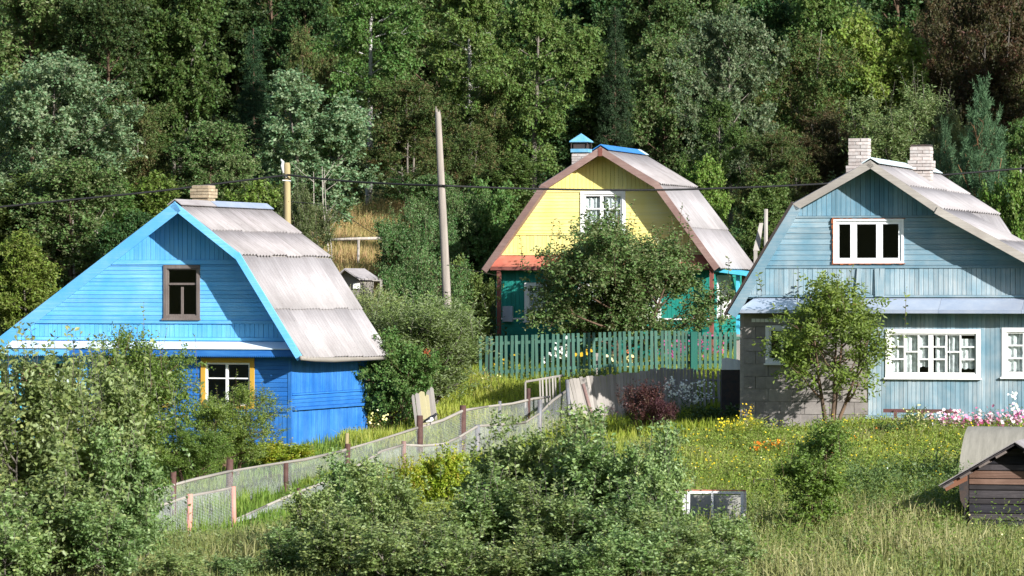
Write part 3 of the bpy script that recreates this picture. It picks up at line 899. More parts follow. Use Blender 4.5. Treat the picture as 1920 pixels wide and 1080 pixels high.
# ================================================================== the blue house
def blue_house():
    h = House("bright blue gambrel house with grey corrugated roof and yellow framed window", 545, 838, 97, 20)
    vr = -0.64
    A, K, E = h.L(328, 377, vr), h.L(453, 477, vr), h.L(569, 669, vr)
    EL = h.L(-62, 678, vr)
    vb = h.v(E[0], 731)
    vs = h.v(0, 685)                       # depth of the side wall
    z = lambda py, px=300: h.z(py, px)
    zb = z(640)
    out = [lower(EL, 0.12), lower(E, 0.14), lower(K, 0.13), lower(A, 0.12)]
    gp = clip(out, 1, zb, False)
    aw = (h.u(308), h.u(376), z(598, 342), z(497, 342))
    gw = wall(h.e, "gable_wall", gp, [aw], M['sky_blue_v'])
    clad(gw, clip(gp, 1, z(487), False), 'v', 0.122, M['sky_blue_v'])
    clad(gw, band(gp, 1, z(600), z(497)), 'h', 0.102, M['sky_blue'], [aw])
    clad(gw, band(gp, 1, z(632), z(607)), 'v', 0.125, M['sky_blue_v'])
    for (a_, b_, t) in ((487.5, 496, 0.05), (600.5, 606.5, 0.06), (632.5, 638, 0.045)):
        MB().prism(band(gp, 1, z(b_), z(a_)), -t, -0.001).build("trim", M['sky_blue'], gw)
    # back gable and interior
    vk = vs - 0.12
    MB().prism([(p[0], p[1]) for p in out[:1]] + [(p[0], p[1]) for p in out[1:]], vk, vk + 0.12).build("back_wall", M['deep_blue'], h.e)
    MB().box(EL[0] + 0.9, -0.02, vk + 0.002, vk + 0.118, -0.9, zb).build("back_wall", M['deep_blue'], h.e)
    MB().prism(clip(out, 1, zb, False), 1.6, 1.65).build("added_dark_sheet", M['interior'], h.e)  # dark sheet added inside to keep the attic window black
    # attic window of bare weathered wood
    window(h, aw[0], aw[1], aw[2], aw[3], M['dark_wood'], 0.085, M['dark_wood'], 0.03,
           [(1, [0.34, 0.66])], mw=0.05, sill=True)
    # centre bar of the two lower panes
    w0 = [c for c in h.e.children if c.name.startswith("window")][-1]
    uc = (aw[0] + aw[1]) / 2
    MB().box(uc - 0.03, uc + 0.03, -0.016, 0.008, aw[2] + 0.116, aw[2] + 0.115 + (aw[3] - aw[2] - 0.23) * 0.66 - 0.052).build("mullion", M['dark_wood'], w0)
    # lower front wall
    ul = EL[0] + 0.9
    w1 = (h.u(378), h.u(478), z(769, 430), z(671, 430))
    w2 = (h.u(205), h.u(319), z(769, 260), z(671, 260))
    w3 = (h.u(-10), h.u(150), z(795, 60), z(670, 60))
    poly = rect(ul, 0, -0.9, zb - 0.01)
    fw = wall(h.e, "front_wall", poly, [w1, w2, w3], M['deep_blue'])
    split = h.u(165)
    right = clip(poly, 0, split, False)
    left = clip(poly, 0, split, True)
    clad(fw, clip(right, 1, z(764), False), 'h', 0.105, M['deep_blue'], [w1, w2])
    clad(fw, clip(right, 1, z(771), True), 'v', 0.11, M['deep_blue_v'])
    clad(fw, left, 'v', 0.12, M['sky_blue_v'], [w3])
    MB().box(split, -0.06, -0.06, -0.001, z(770.5), z(764.5)).build("trim", M['deep_blue'], fw)
    MB().box(-0.06, 0.035, -0.035, 0.0, -0.9, zb - 0.02).build("corner_board", M['deep_blue_v'], fw)
    window(h, *w1, M['ochre'], 0.115, M['white'], 0.045, [(1, [0.37, 0.63], 0.06), (1, [0.37, 0.63])], mw=0.03, sill=False)
    window(h, *w2, M['ochre'], 0.115, M['white'], 0.045, [(1, [0.37, 0.63], 0.06), (1, [0.37, 0.63])], mw=0.03, sill=False)
    window(h, *w3, M['sky_blue_v'], 0.10, M['porch_blue'], 0.05, [(0.3, [1]), (0.46, [0.5, 0.5]), (0.3, [0.5, 0.5])], mw=0.05, sill=True,
           pane_mats={(1, 0): M['pinkboard']}, curtain=[(0.62, 1.0, 0.0, 0.9), (0.0, 0.3, 0, 0.5)])
    # pale sloping strip and toothed fascia under the gable
    u0, u1 = EL[0] + 0.45, E[0] - 0.33
    zt, zm = zb + 0.0, h.z(652.5, 300, -0.40)
    MB().hull([(u0, -0.01, zt), (u1, -0.01, zt), (u1, -0.01, zt - 0.02), (u0, -0.01, zt - 0.02)],
              [(u0, -0.42, zm), (u1, -0.42, zm), (u1, -0.42, zm - 0.02), (u0, -0.42, zm - 0.02)]).build("skirt_roof", M['white_skirt'], h.e)
    zf0, zf1 = h.z(655, 300, -0.38), h.z(669, 300, -0.38)
    um = h.u(130, -0.38)
    sawtooth(um + 0.004, u1 - 0.02, zf0, zf1, 0.055, -0.385, -0.36).build("fascia", M['deep_blue'], h.e)
    f = sawtooth(u0, um, zf0, zf1, 0.055, -0.385, -0.36).build("fascia", M['sky_blue'], h.e)
    f["label"] = "lighter blue length of toothed fascia over the veranda"
    # right side wall, seen at an angle
    zz = lambda py, px=615: h.z(py, px, vs * 0.5) + 0
    zs = lambda py: h.z(py, 560, 0)
    sp = rect(0.0, vs, -0.9, E[1] + 0.05)
    sw = wall(h.e, "side_wall", sp, [], M['deep_blue'], 0.0, 0.1, (-0.0005, 0.0, 0), math.pi / 2)
    sp2 = rect(0.04, vs, -0.9, E[1] + 0.05)
    clad(sw, clip(sp2, 1, zs(738), False), 'v', 0.12, M['deep_blue_v'])
    clad(sw, band(sp2, 1, zs(764), zs(742)), 'h', 0.10, M['deep_blue'])
    clad(sw, clip(sp2, 1, zs(771), True), 'v', 0.13, M['deep_blue_v'])
    MB().box(0.03, vs, -0.045, -0.001, zs(741.5), zs(738.5)).build("trim", M['deep_blue'], sw)
    MB().box(0.03, vs + 0.12, -0.10, -0.001, zs(770), zs(765)).build("ledge", M['deep_blue'], sw)
    MB().box(vs, vs + 0.06, -0.03, 0.04, -0.9, E[1]).build("corner_board", M['deep_blue_v'], sw)
    # left wall and floor
    MB().box(ul - 0.1, ul, 0.0, vk, -0.9, z(660)).build("left_wall", M['sky_blue_v'], h.e)
    MB().box(ul, -0.1, 0.12, vk, -0.1, 0.0).build("floor", M['interior'], h.e)
    MB().box(ul, -0.1, 0.3, vk, zb - 0.15, zb - 0.05).build("ceiling", M['interior'], h.e)
    # roof
    roof_slope(h, A, K, vr, vb, 2, 6, M['roof_old'], M['old_wood_h'], seed=1, rag=0.05, cut=0.0)
    roof_slope(h, lower(K, 0.03), E, vr, vb, 2, 6, M['roof'], M['sky_blue'], seed=2, rag=0.05)
    roof_slope(h, A, EL, vr, vb, 4, 6, M['roof_old'], M['sky_blue'], seed=3)
    bargeboard(h, A, EL, 0.24, vr, M['sky_blue'])
    bargeboard(h, A, K, 0.12, vr, M['sky_blue'], drop=0.06)
    bargeboard(h, K, E, 0.12, vr - 0.002, M['sky_blue'], drop=0.06, ea=-0.08)
    for (v0, v1, mt) in ((vr - 0.02, 1.4, M['roof_old']), (1.45, vb, M['zinc'])):
        MB().prism([(A[0], A[1] + 0.055), (A[0] + 0.20, A[1] - 0.085), (A[0] + 0.19, A[1] - 0.10), (A[0], A[1] + 0.03), (A[0] - 0.19, A[1] - 0.10), (A[0] - 0.20, A[1] - 0.085)][::-1], v0, v1).build("ridge_cap", mt, h.e)
    # eave log hanging under the lowest sheets
    p0 = Vector((E[0] - 0.03, vr - 0.1, h.z(671, 569, vr)))
    pts = [p0 + Vector((0, (vb - vr + 0.1) * t, -0.09 * min(1, t * 2.2) - 0.01 * math.sin(7 * t))) for t in (0, 0.15, 0.35, 0.6, 0.8, 1)]
    MB().tube(pts, [0.055, 0.075, 0.07, 0.06, 0.055, 0.05], 8).build("gutter_log", M['pale_wood'], h.e, True)
    g = h.e.children
    # chimney
    v = 1.5
    uc = h.L(382, 360, v)[0]
    chimney(h, uc, v, A[1] - 0.5, h.z(346, 382, v), 0.44, 0.44, M['brick_tan'], 0.078, collars=((1, 3, 0.035),))
    return h


BLUE = blue_house()


# ================================================================== the yellow house
def yellow_house():
    h = House("yellow and teal gambrel house with red metal skirt behind green picket fence", 936, 672, 121, 16)
    vr = -0.64
    A, KL, KR = h.L(1126, 274, vr), h.L(1013, 347, vr), h.L(1236, 342, vr)
    EL, ER = h.L(903, 504, vr), h.L(1350, 500, vr)
    vb = h.v(ER[0], 1417)
    z = lambda py, px=1130: h.z(py, px)
    zb = z(478)
    out = [lower(EL, 0.13), lower(ER, 0.13), lower(KR, 0.12), lower(A, 0.12), lower(KL, 0.12)]
    gp = clip(out, 1, zb, False)
    aw = (h.u(1089), h.u(1173), z(437), z(358))
    gw = wall(h.e, "gable_wall", gp, [aw], M['yellow_v'])
    clad(gw, clip(gp, 1, z(355.5), False), 'v', 0.125, M['yellow_v'])
    clad(gw, band(gp, 1, z(437.5), z(361)), 'h', 0.105, M['yellow'], [aw])
    clad(gw, band(gp, 1, z(474), z(441)), 'v', 0.125, M['yellow_v'])
    for (a_, b_, hs) in ((356, 360.5, [aw]), (438, 440.5, []), (474.5, 478, [])):
        for p in minus(band(gp, 1, z(b_), z(a_)), hs): MB().prism(p, -0.045, -0.001).build("trim", M['yellow'], gw)
    window(h, *aw, M['white'], 0.10, M['white'], 0.055, [(1, [0.42, 0.58], 0.09), (1, [0.42, 0.58])], mw=0.04, sill=True,
           curtain=[(0.0, 0.5, 0.0, 0.95), (0.52, 1.0, 0.0, 1.0)])
    # red metal skirt and brown fascia
    u0, u1 = EL[0] + 0.22, ER[0] - 0.2
    zm = h.z(499, 1000, -0.45)
    MB().hull([(u0 + 0.2, -0.01, zb), (u1 - 0.2, -0.01, zb), (u1 - 0.2, -0.01, zb - 0.02), (u0 + 0.2, -0.01, zb - 0.02)],
              [(u0, -0.47, zm), (u1, -0.47, zm), (u1, -0.47, zm - 0.02), (u0, -0.47, zm - 0.02)]).build("skirt_roof", M['red_metal'], h.e)
    MB().box(u0, u1, -0.46, -0.43, zm - 0.12, zm - 0.025).build("fascia", M['maroon'], h.e)
    # teal lower walls
    ur = h.u(1338)
    depth = h.v(ur, 1396)
    w1 = (h.u(984), h.u(1032), z(603, 1000), z(530, 1000))
    w2 = (h.u(1190), h.u(1240), z(600, 1200), z(532, 1200))
    w3 = (h.u(1085), h.u(1135), z(602, 1100), z(531, 1100))
    poly = rect(0, ur, -0.8, zb - 0.02)
    fw = wall(h.e, "front_wall", poly, [w1, w2, w3], M['teal'])
    clad(fw, clip(poly, 1, z(600, 1300), True), 'h', 0.11, M['teal'], [w1, w2, w3])
    clad(fw, clip(poly, 1, z(596.5, 1300), False), 'v', 0.13, M['teal_v'], [w1, w2, w3])
    for p in minus(band(poly, 1, z(599.7, 1300), z(596.8, 1300)), [w1, w2, w3]):
        MB().prism(p, -0.05, -0.001).build("trim", M['white'], fw)
    for w in (w1, w2, w3):
        window(h, *w, M['white'], 0.11, M['white'], 0.04, [(1, [1, 1, 1], 0.05), (1, [1, 1, 1])], mw=0.025, sill=True, curtain=[(0, 1, 0, 1)])
    MB().box(h.u(945), h.u(963), -0.16, -0.03, z(603, 950), z(574, 950)).build("meter_box", M['zinc'], h.e)
    for px in (935, 1334):
        uu = h.u(px, -0.4)
        MB().box(uu - 0.055, uu + 0.055, -0.42, -0.31, -0.8, zm - 0.03).build("porch_post", M['maroon'], h.e)
    # right side wall with its white door
    sp = rect(0.0, depth, -0.8, ER[1] + 0.1)
    d0, d1 = h.v(ur, 1343), h.v(ur, 1368)
    zs = lambda py: h.z(py, 1355, depth * 0.3)
    hole = (d0, d1, zs(597), zs(516))
    sw = wall(h.e, "side_wall", sp, [hole], M['teal'], 0.0, 0.1, (ur, 0, 0), math.pi / 2)
    sp2 = rect(0.02, depth, -0.8, ER[1] + 0.1)
    clad(sw, clip(sp2, 1, zs(599), True), 'h', 0.11, M['teal'])
    clad(sw, clip(sp2, 1, zs(597), False), 'v', 0.13, M['teal_v'], [hole])
    MB().box(d0, d1, -0.05, 0.02, hole[2], hole[3]).build("door", M['white'], sw)
    MB().box(depth, depth + 0.1, -0.05, 0.1, -0.8, ER[1]).build("corner_board", M['teal_v'], sw)
    # back wall, left wall, floor
    vk = max(depth, vb - 0.5)
    MB().prism(out, vk - 0.12, vk).build("back_wall", M['teal'], h.e)
    MB().box(-0.1, 0, 0.0, vk - 0.12, -0.8, EL[1]).build("left_wall", M['teal'], h.e)
    MB().prism(rect(0, ur - 0.1, -0.8, zb), vk - 0.1, vk).build("back_wall", M['teal'], h.e)
    MB().box(0, ur - 0.1, 0.12, vk - 0.12, -0.1, 0).build("floor", M['interior'], h.e)
    MB().box(0, ur - 0.1, 0.12, vk - 0.12, zb - 0.2, zb - 0.1).build("ceiling", M['interior'], h.e)
    MB().prism(gp, 1.6, 1.65).build("added_dark_sheet", M['interior'], h.e)  # unseen dark sheet added behind the attic panes
    # blue porch canopy and post at the back corner
    uc, vc = h.L(1383, 600, 0.2)[0], 0.2
    MB().box(uc - 0.05, uc + 0.05, vc, vc + 0.1, -0.8, h.z(512, 1383, vc)).build("porch_post", M['porch_blue'], h.e)
    MB().box(uc + 0.1, uc + 0.2, vc + 0.1, vc + 0.2, -0.8, h.z(512, 1383, vc)).build("porch_post", M['brown_wood'], h.e)
    MB().hull([(ur, vc - 0.2, h.z(503, 1370, vc)), (uc + 0.5, vc - 0.2, h.z(513, 1390, vc)), (uc + 0.5, vc - 0.2, h.z(519, 1390, vc)), (ur, vc - 0.2, h.z(509, 1370, vc))],
              [(ur, vc + 2.0, h.z(503, 1370, vc)), (uc + 0.5, vc + 2.0, h.z(513, 1390, vc)), (uc + 0.5, vc + 2.0, h.z(519, 1390, vc)), (ur, vc + 2.0, h.z(509, 1370, vc))][::1]).build("porch_roof", M['porch_blue'], h.e)
    # roof
    roof_slope(h, A, KR, vr, vb, 1, 4, M['roof_old'], M['rake_brown'], seed=4, rag=0.04, cut=0.0)
    roof_slope(h, lower(KR, 0.03), ER, vr, vb, 2, 4, M['roof'], M['rake_brown'], seed=5, rag=0.03)
    roof_slope(h, A, KL, vr, vb, 1, 4, M['roof_old'], M['rake_brown'], seed=6)
    roof_slope(h, lower(KL, 0.03), EL, vr, vb, 2, 4, M['roof_old'], M['rake_brown'], seed=7)
    for (p, q, k_) in ((A, KL, 0), (KL, EL, 1), (A, KR, 0), (KR, ER, 1)):
        bargeboard(h, p, q, 0.16, vr - 0.002 * k_, M['rake_brown'], drop=0.045, ea=-0.06 * k_)
    uu = A[0]
    MB().box(uu - 0.06, uu + 0.06, vr - 0.045, vr - 0.031, A[1] - 0.3, A[1] - 0.06).build("ridge_plate", M['maroon'], h.e)
    vm = h.v(A[0], 1195)
    for (v0, v1, mt) in ((vr + 0.0, vm, M['bright_blue']), (vm + 0.02, vb + 0.05, M['pale_cap'])):
        MB().prism([(uu, A[1] + 0.06), (uu + 0.26, A[1] - 0.10), (uu + 0.25, A[1] - 0.115), (uu, A[1] + 0.035), (uu - 0.25, A[1] - 0.115), (uu - 0.26, A[1] - 0.10)][::-1], v0, v1).build("ridge_cap", mt, h.e)
    # chimney with its little roof on four legs
    v = 0.9
    u_ = h.L(1090, 290, v)[0]
    zt = h.z(286, 1090, v)
    ch = chimney(h, u_, v, zt - 0.9, zt, 0.48, 0.44, M['brick_white'], 0.078)
    zc0, zc1, zc2 = h.z(279.5, 1090, v), h.z(265, 1090, v), h.z(250, 1090, v)
    MB().box(u_ - 0.27, u_ + 0.27, v - 0.25, v + 0.25, zt + 0.002, zc0).build("chimney_band", M['blue_cap'], ch)
    lg = MB()
    for su in (-1, 1):
        for sv in (-1, 1):
            lg.box(u_ + su * 0.25 - 0.012, u_ + su * 0.25 + 0.012, v + sv * 0.23 - 0.012, v + sv * 0.23 + 0.012, zc0, zc1)
    for su in (-1, 1): lg.box(u_ - 0.2, u_ + 0.2, v + su * 0.18 - 0.01, v + su * 0.18 + 0.01, zc0 + 0.001, zc1 - 0.05)
    lg.build("cowl_leg", M['dark_iron'], ch)
    cap = [(u_ - 0.30, v - 0.28, zc1), (u_ + 0.30, v - 0.28, zc1), (u_ + 0.30, v + 0.28, zc1), (u_ - 0.30, v + 0.28, zc1), (u_, v, zc2)]
    mobj("cowl_roof", cap + [(u_ - 0.30, v - 0.28, zc1 - 0.03), (u_ + 0.30, v - 0.28, zc1 - 0.03), (u_ + 0.30, v + 0.28, zc1 - 0.03), (u_ - 0.30, v + 0.28, zc1 - 0.03)],
         [(0, 1, 4), (1, 2, 4), (2, 3, 4), (3, 0, 4), (0, 5, 6, 1), (1, 6, 7, 2), (2, 7, 8, 3), (3, 8, 5, 0), (8, 7, 6, 5)], M['blue_cap'], ch)
    return h


YELLOW = yellow_house()


# ================================================================== the grey-blue house
def grey_blue_house():
    h = House("weathered grey blue house with concrete block corner and two whitewashed chimneys", 1395, 802, 96, 16)
    vr = -0.62
    A, KL, EL = h.L(1632, 299, vr), h.L(1486, 382, vr), h.L(1364, 586, vr)
    KR = h.L(1764, 388, vr)
    q = h.L(1920, 474, vr)
    k = (h.u(2075, vr) - KR[0]) / (q[0] - KR[0])
    ER = (KR[0] + (q[0] - KR[0]) * k, KR[1] + (q[1] - KR[1]) * k)
    vb = h.v(A[0], 1752)
    vstep = 3.2
    z = lambda py, px=1640: h.z(py, px)
    zb = z(560)
    out = [lower(EL, 0.13), lower(ER, 0.13), lower(KR, 0.12), lower(A, 0.12), lower(KL, 0.12)]
    gp = clip(out, 1, zb, False)
    aw = (h.u(1563), h.u(1695), z(494), z(410))
    gw = wall(h.e, "gable_wall", gp, [aw], M['grey_blue_v'])
    clad(gw, clip(gp, 1, z(404), False), 'v', 0.115, M['grey_blue_deep'], jit=0.010)
    clad(gw, band(gp, 1, z(497.5), z(408.5)), 'h', 0.125, M['grey_blue'], [aw], jit=0.012)
    clad(gw, band(gp, 1, z(553), z(503.5)), 'v', 0.115, M['grey_blue_v'], jit=0.012)
    for (a_, b_, hs) in ((404.5, 408, []), (498, 503, []), (553.5, 557, [])):
        MB().prism(band(gp, 1, z(b_), z(a_)), -0.05, -0.001).build("trim", M['grey_blue'], gw)
    # loose boards of the lowest band
    for px, dz, an in ((1612, 0, 0.05), (1645, 0, -0.035), (1655, 0, 0.03)):
        uu = h.u(px)
        b = MB().box(-0.055, 0.055, -0.06, -0.036, -(z(503) - z(555)), 0)
        o = b.build("plank", M['grey_blue_v'], gw)
        o.location = (uu, 0, z(503.8))
        o.rotation_euler = (-0.05, an, 0)
    # white plastic attic window with a line of orange foam at its edge
    win = window(h, *aw, M['plastic'], 0.055, M['plastic'], 0.075, [(0.29, [1], 0.15), (0.42, [1], 0.15), (0.26, [1])], mw=0.05, sill=False)
    fm = MB()
    rr = random.Random(5)
    for i in range(26):
        t = i / 25
        zz0 = aw[2] + (aw[3] - aw[2]) * t
        s_ = rr.uniform(0.008, 0.028) * (1.5 if t > 0.6 else 0.8)
        fm.box(aw[0] - s_, aw[0] + 0.006, -0.062 - s_ * 0.4, -0.02, zz0 - 0.025, zz0 + 0.0249)
        uu = aw[0] + (aw[1] - aw[0]) * t
        s_ = rr.uniform(0.0, 0.02) + (0.012 if 0.08 < t < 0.25 else 0)
        fm.box(uu - 0.034, uu + 0.0339, -0.061 - s_ * 0.4, -0.02, aw[2] - s_ - 0.004, aw[2] + 0.004)
        s_ = rr.uniform(0.0, 0.014)
        fm.box(uu - 0.034, uu + 0.0339, -0.060 - s_ * 0.4, -0.02, aw[3] - 0.004, aw[3] + s_)
    fm.build("foam_edge", M['rust'], win)
    # zinc skirt
    u0, u1 = EL[0] + 0.22, ER[0] - 0.1
    zt, zm = zb + 0.01, h.z(585, 1640, -0.45)
    us = [u0, h.u(1500, -0.3), h.u(1592, -0.3), h.u(1762, -0.3), h.u(1918, -0.3), u1]
    for i in range(5):
        a_, b_ = us[i], us[i + 1] - 0.006
        dz = 0.006 * (i % 2)
        aa = a_ + (0.30 if i == 0 else 0)
        MB().hull([(aa, -0.02, zt), (b_, -0.02, zt), (b_, -0.02, zt - 0.012), (aa, -0.02, zt - 0.012)],
                  [(a_, -0.47 - dz, zm + 0.05), (b_, -0.47 - dz, zm + 0.05), (b_, -0.47 - dz, zm + 0.038), (a_, -0.47 - dz, zm + 0.038)]).build("skirt_sheet", M['zinc'], h.e)
        MB().box(a_, b_, -0.485 - dz, -0.473 - dz, zm - 0.03, zm + 0.055).build("skirt_edge", M['zinc'], h.e)
    rp = MB().prism([(h.u(1597, -0.3), 0), (h.u(1608, -0.3), -0.03), (h.u(1606, -0.3), 0.04), (h.u(1598, -0.3), 0.05)], -0.01, 0.0).build("rust_patch", M['rust'], h.e)
    fr = 0.55
    sl = math.atan2(0.45, zt - (zm + 0.05))
    rp.location = (0, -0.02 - 0.45 * fr - 0.008, zt + (zm + 0.05 - zt) * fr)
    rp.rotation_euler = (-sl, 0, 0)
    # soffit between skirt edge and wall
    MB().box(u0 + 0.05, u1, -0.465, -0.005, zm + 0.012, zm + 0.03).build("soffit", M['grey_blue'], h.e)
    # lower front: concrete blocks, then upright boards
    ub = h.u(1628)
    ur = h.u(2050)
    w1 = (h.u(1436), h.u(1502), z(682, 1460), z(610, 1460))
    w2 = (h.u(1661), h.u(1839), z(709, 1750), z(617.5, 1750))
    w3 = (h.u(1879), h.u(1995), z(708, 1930), z(614.5, 1930))
    bw = wall(h.e, "block_wall", rect(0, ub, -0.7, zm + 0.01), [w1], M['mortar'], 0.0, 0.15)
    x0, hh, ll = 0.0, 0.30, 0.60
    zt0 = z(797, 1500) - 0.02
    row = 0
    zz = zt0 - 0.62
    while zz < zm - 0.02:
        off = (0.31 if row % 2 else 0.0)
        x = -off
        while x < ub:
            p = rect(max(x, 0) + 0.006, min(x + ll, ub) - 0.006, zz + 0.006, min(zz + hh, zm) - 0.006)
            if p[1][0] - p[0][0] > 0.05 and p[2][1] - p[1][1] > 0.03:
                for pc in minus(p, [w1]):
                    if parea(pc) > 0.004:
                        MB().prism(pc, -0.02 - random.uniform(0, 0.012), -0.001).build("block", M['block'], bw)
            x += ll
        zz += hh
        row += 1
    for i in range(10):
        ua = h.u(1410 + i * 8.2)
        MB().box(ua, ua + 0.093, -0.05, -0.033, z(604, 1450), z(597.5, 1450)).build("brick", M['ceramic'], bw)
    MB().box(-0.02, ub, -0.12, -0.045, -0.7, zt0 - 0.02).build("plinth", M['block'], bw)
    window(h, *w1, M['white'], 0.09, M['white'], 0.04, [(1, [1], 0.05), (1, [1])], mw=0.03, sill=True)
    poly = rect(ub, ur, -0.7, zm + 0.01)
    fw = wall(h.e, "front_wall", poly, [w2, w3], M['grey_blue_v'])
    clad(fw, clip(poly, 1, z(779, 1750), False), 'v', 0.105, M['grey_blue_v'], [w2, w3], jit=0.010)
    MB().box(ub - 0.06, ur, -0.10, -0.001, z(786, 1750), z(779.5, 1750)).build("sill_board", M['grey_blue'], fw)
    MB().box(ub + 0.02, ur, -0.04, -0.001, -0.7, z(787, 1750)).build("plinth", M['old_wood_h'], fw)
    three = [1, 1, 1]
    two = [1.25, 1]
    window(h, *w2, M['white'], 0.10, M['white'], 0.035,
           [(1, three), (1, [1.4, 1.6]), (1, three, 0.11), (1, three), (1, [1.4, 1.6]), (1, three)], mw=0.035, sill=True,
           curtain=[(0.0, 0.30, 0.0, 1.0), (0.28, 0.44, 0.15, 1.0), (0.52, 0.66, 0.0, 1.0), (0.68, 0.80, 0.0, 1.0), (0.82, 1.0, 0.1, 0.9)])
    window(h, *w3, M['white'], 0.10, M['white'], 0.035, [(1, three), (1, [1.4, 1.6]), (1, three)], mw=0.035, sill=True,
           curtain=[(0.0, 0.5, 0.0, 1.0), (0.6, 1.0, 0.0, 1.0)])
    # other walls, floor, ceiling
    vk = vb - 0.35
    MB().box(-0.1, 0.0, 0.0, vk - 0.12, -0.7, EL[1] + 0.2).build("left_wall", M['block'], h.e)
    MB().box(ur - 0.1, ur, 0.13, vk - 0.12, -0.7, ER[1]).build("right_wall", M['grey_blue_v'], h.e)
    MB().prism(rect(-0.1, ur, -0.7, zb), vk - 0.12, vk).build("back_wall", M['grey_blue_v'], h.e)
    steep = (KR[0] + (KL[0] - EL[0]), EL[1])
    MB().prism([lower(EL, 0.13), lower(steep, 0.13), lower(KR, 0.12), lower(A, 0.12), lower(KL, 0.12)], vk - 0.13, vk - 0.01).build("back_gable", M['grey_blue_v'], h.e)
    MB().box(0, ur - 0.1, 0.16, vk - 0.14, -0.1, 0).build("floor", M['interior'], h.e)
    MB().box(0, ur - 0.1, 0.16, vk - 0.14, zb - 0.2, zb - 0.1).build("ceiling", M['interior'], h.e)
    MB().prism(clip(out, 1, zb, False), 1.8, 1.85).build("added_dark_sheet", M['interior'], h.e)  # dark sheet added so the attic panes stay black
    MB().box(0.02, ur - 0.12, 2.0, 2.05, 0, zb - 0.21).build("added_dark_sheet", M['interior'], h.e)  # another added dark sheet, behind the lower windows
    # roofs
    roof_slope(h, A, KR, vr, vb, 2, 5, M['roof'], M['old_wood_h'], seed=8, rag=0.05, cut=0.0)
    roof_slope(h, lower(KR, 0.02), ER, vr, vstep, 3, 4, M['roof'], M['old_wood_h'], seed=9, rag=0.03)
    roof_slope(h, lower(KR, 0.03), steep, vstep - 0.05, vb, 2, 3, M['roof'], M['old_wood_h'], seed=10, rag=0.03)
    roof_slope(h, A, KL, vr, vb, 2, 5, M['roof_old'], M['old_wood_h'], seed=11)
    roof_slope(h, lower(KL, 0.03), EL, vr, vb, 2, 5, M['roof_old'], M['grey_blue'], seed=12)
    bargeboard(h, A, KL, 0.15, vr, M['old_wood_h'], drop=0.04)
    bargeboard(h, KL, EL, 0.17, vr, M['grey_blue'], drop=0.07)
    bargeboard(h, A, KR, 0.13, vr, M['old_wood_h'], drop=0.045)
    bargeboard(h, (KR[0] - 0.05, KR[1] + 0.02), ER, 0.17, vr - 0.035, M['old_wood_h'], drop=0.02)
    # dark iron edge strip on the steep left side
    d = MB().prism([(KL[0] - 0.02, KL[1] + 0.05), (EL[0] - 0.08, EL[1] - 0.02), (EL[0] - 0.06, EL[1] - 0.07), (KL[0] + 0.02, KL[1] - 0.01)], vr - 0.05, vr + 0.25).build("edge_strip", M['dark_iron'], h.e)
    MB().prism([(A[0], A[1] + 0.055), (A[0] + 0.22, A[1] - 0.08), (A[0] + 0.21, A[1] - 0.095), (A[0], A[1] + 0.03), (A[0] - 0.21, A[1] - 0.095), (A[0] - 0.22, A[1] - 0.08)][::-1], vr, vb).build("ridge_cap", M['pale_cap'], h.e)
    # chimneys
    v = 1.0
    uc = h.L(1612, 290, v)[0]
    c1 = chimney(h, uc, v, h.z(259, 1612, v) - 1.15, h.z(259, 1612, v), 0.47, 0.42, M['brick_white'], 0.082, collars=((8, 20, 0.05),))
    v = 4.2
    uc = h.L(1728, 300, v)[0]
    c2 = chimney(h, uc, v, h.z(273, 1728, v) - 1.1, h.z(273, 1728, v), 0.50, 0.44, M['brick_white'], 0.082, collars=((4, 6, 0.045),))
    zt = h.z(273, 1728, v)
    MB().box(uc - 0.24, uc + 0.24, v - 0.21, v + 0.21, zt - 0.02, zt + 0.02).build("chimney_cap", M['dark_iron'], c2)
    # bench-free front; flashing by the rear chimney
    return h


GREY = grey_blue_house()


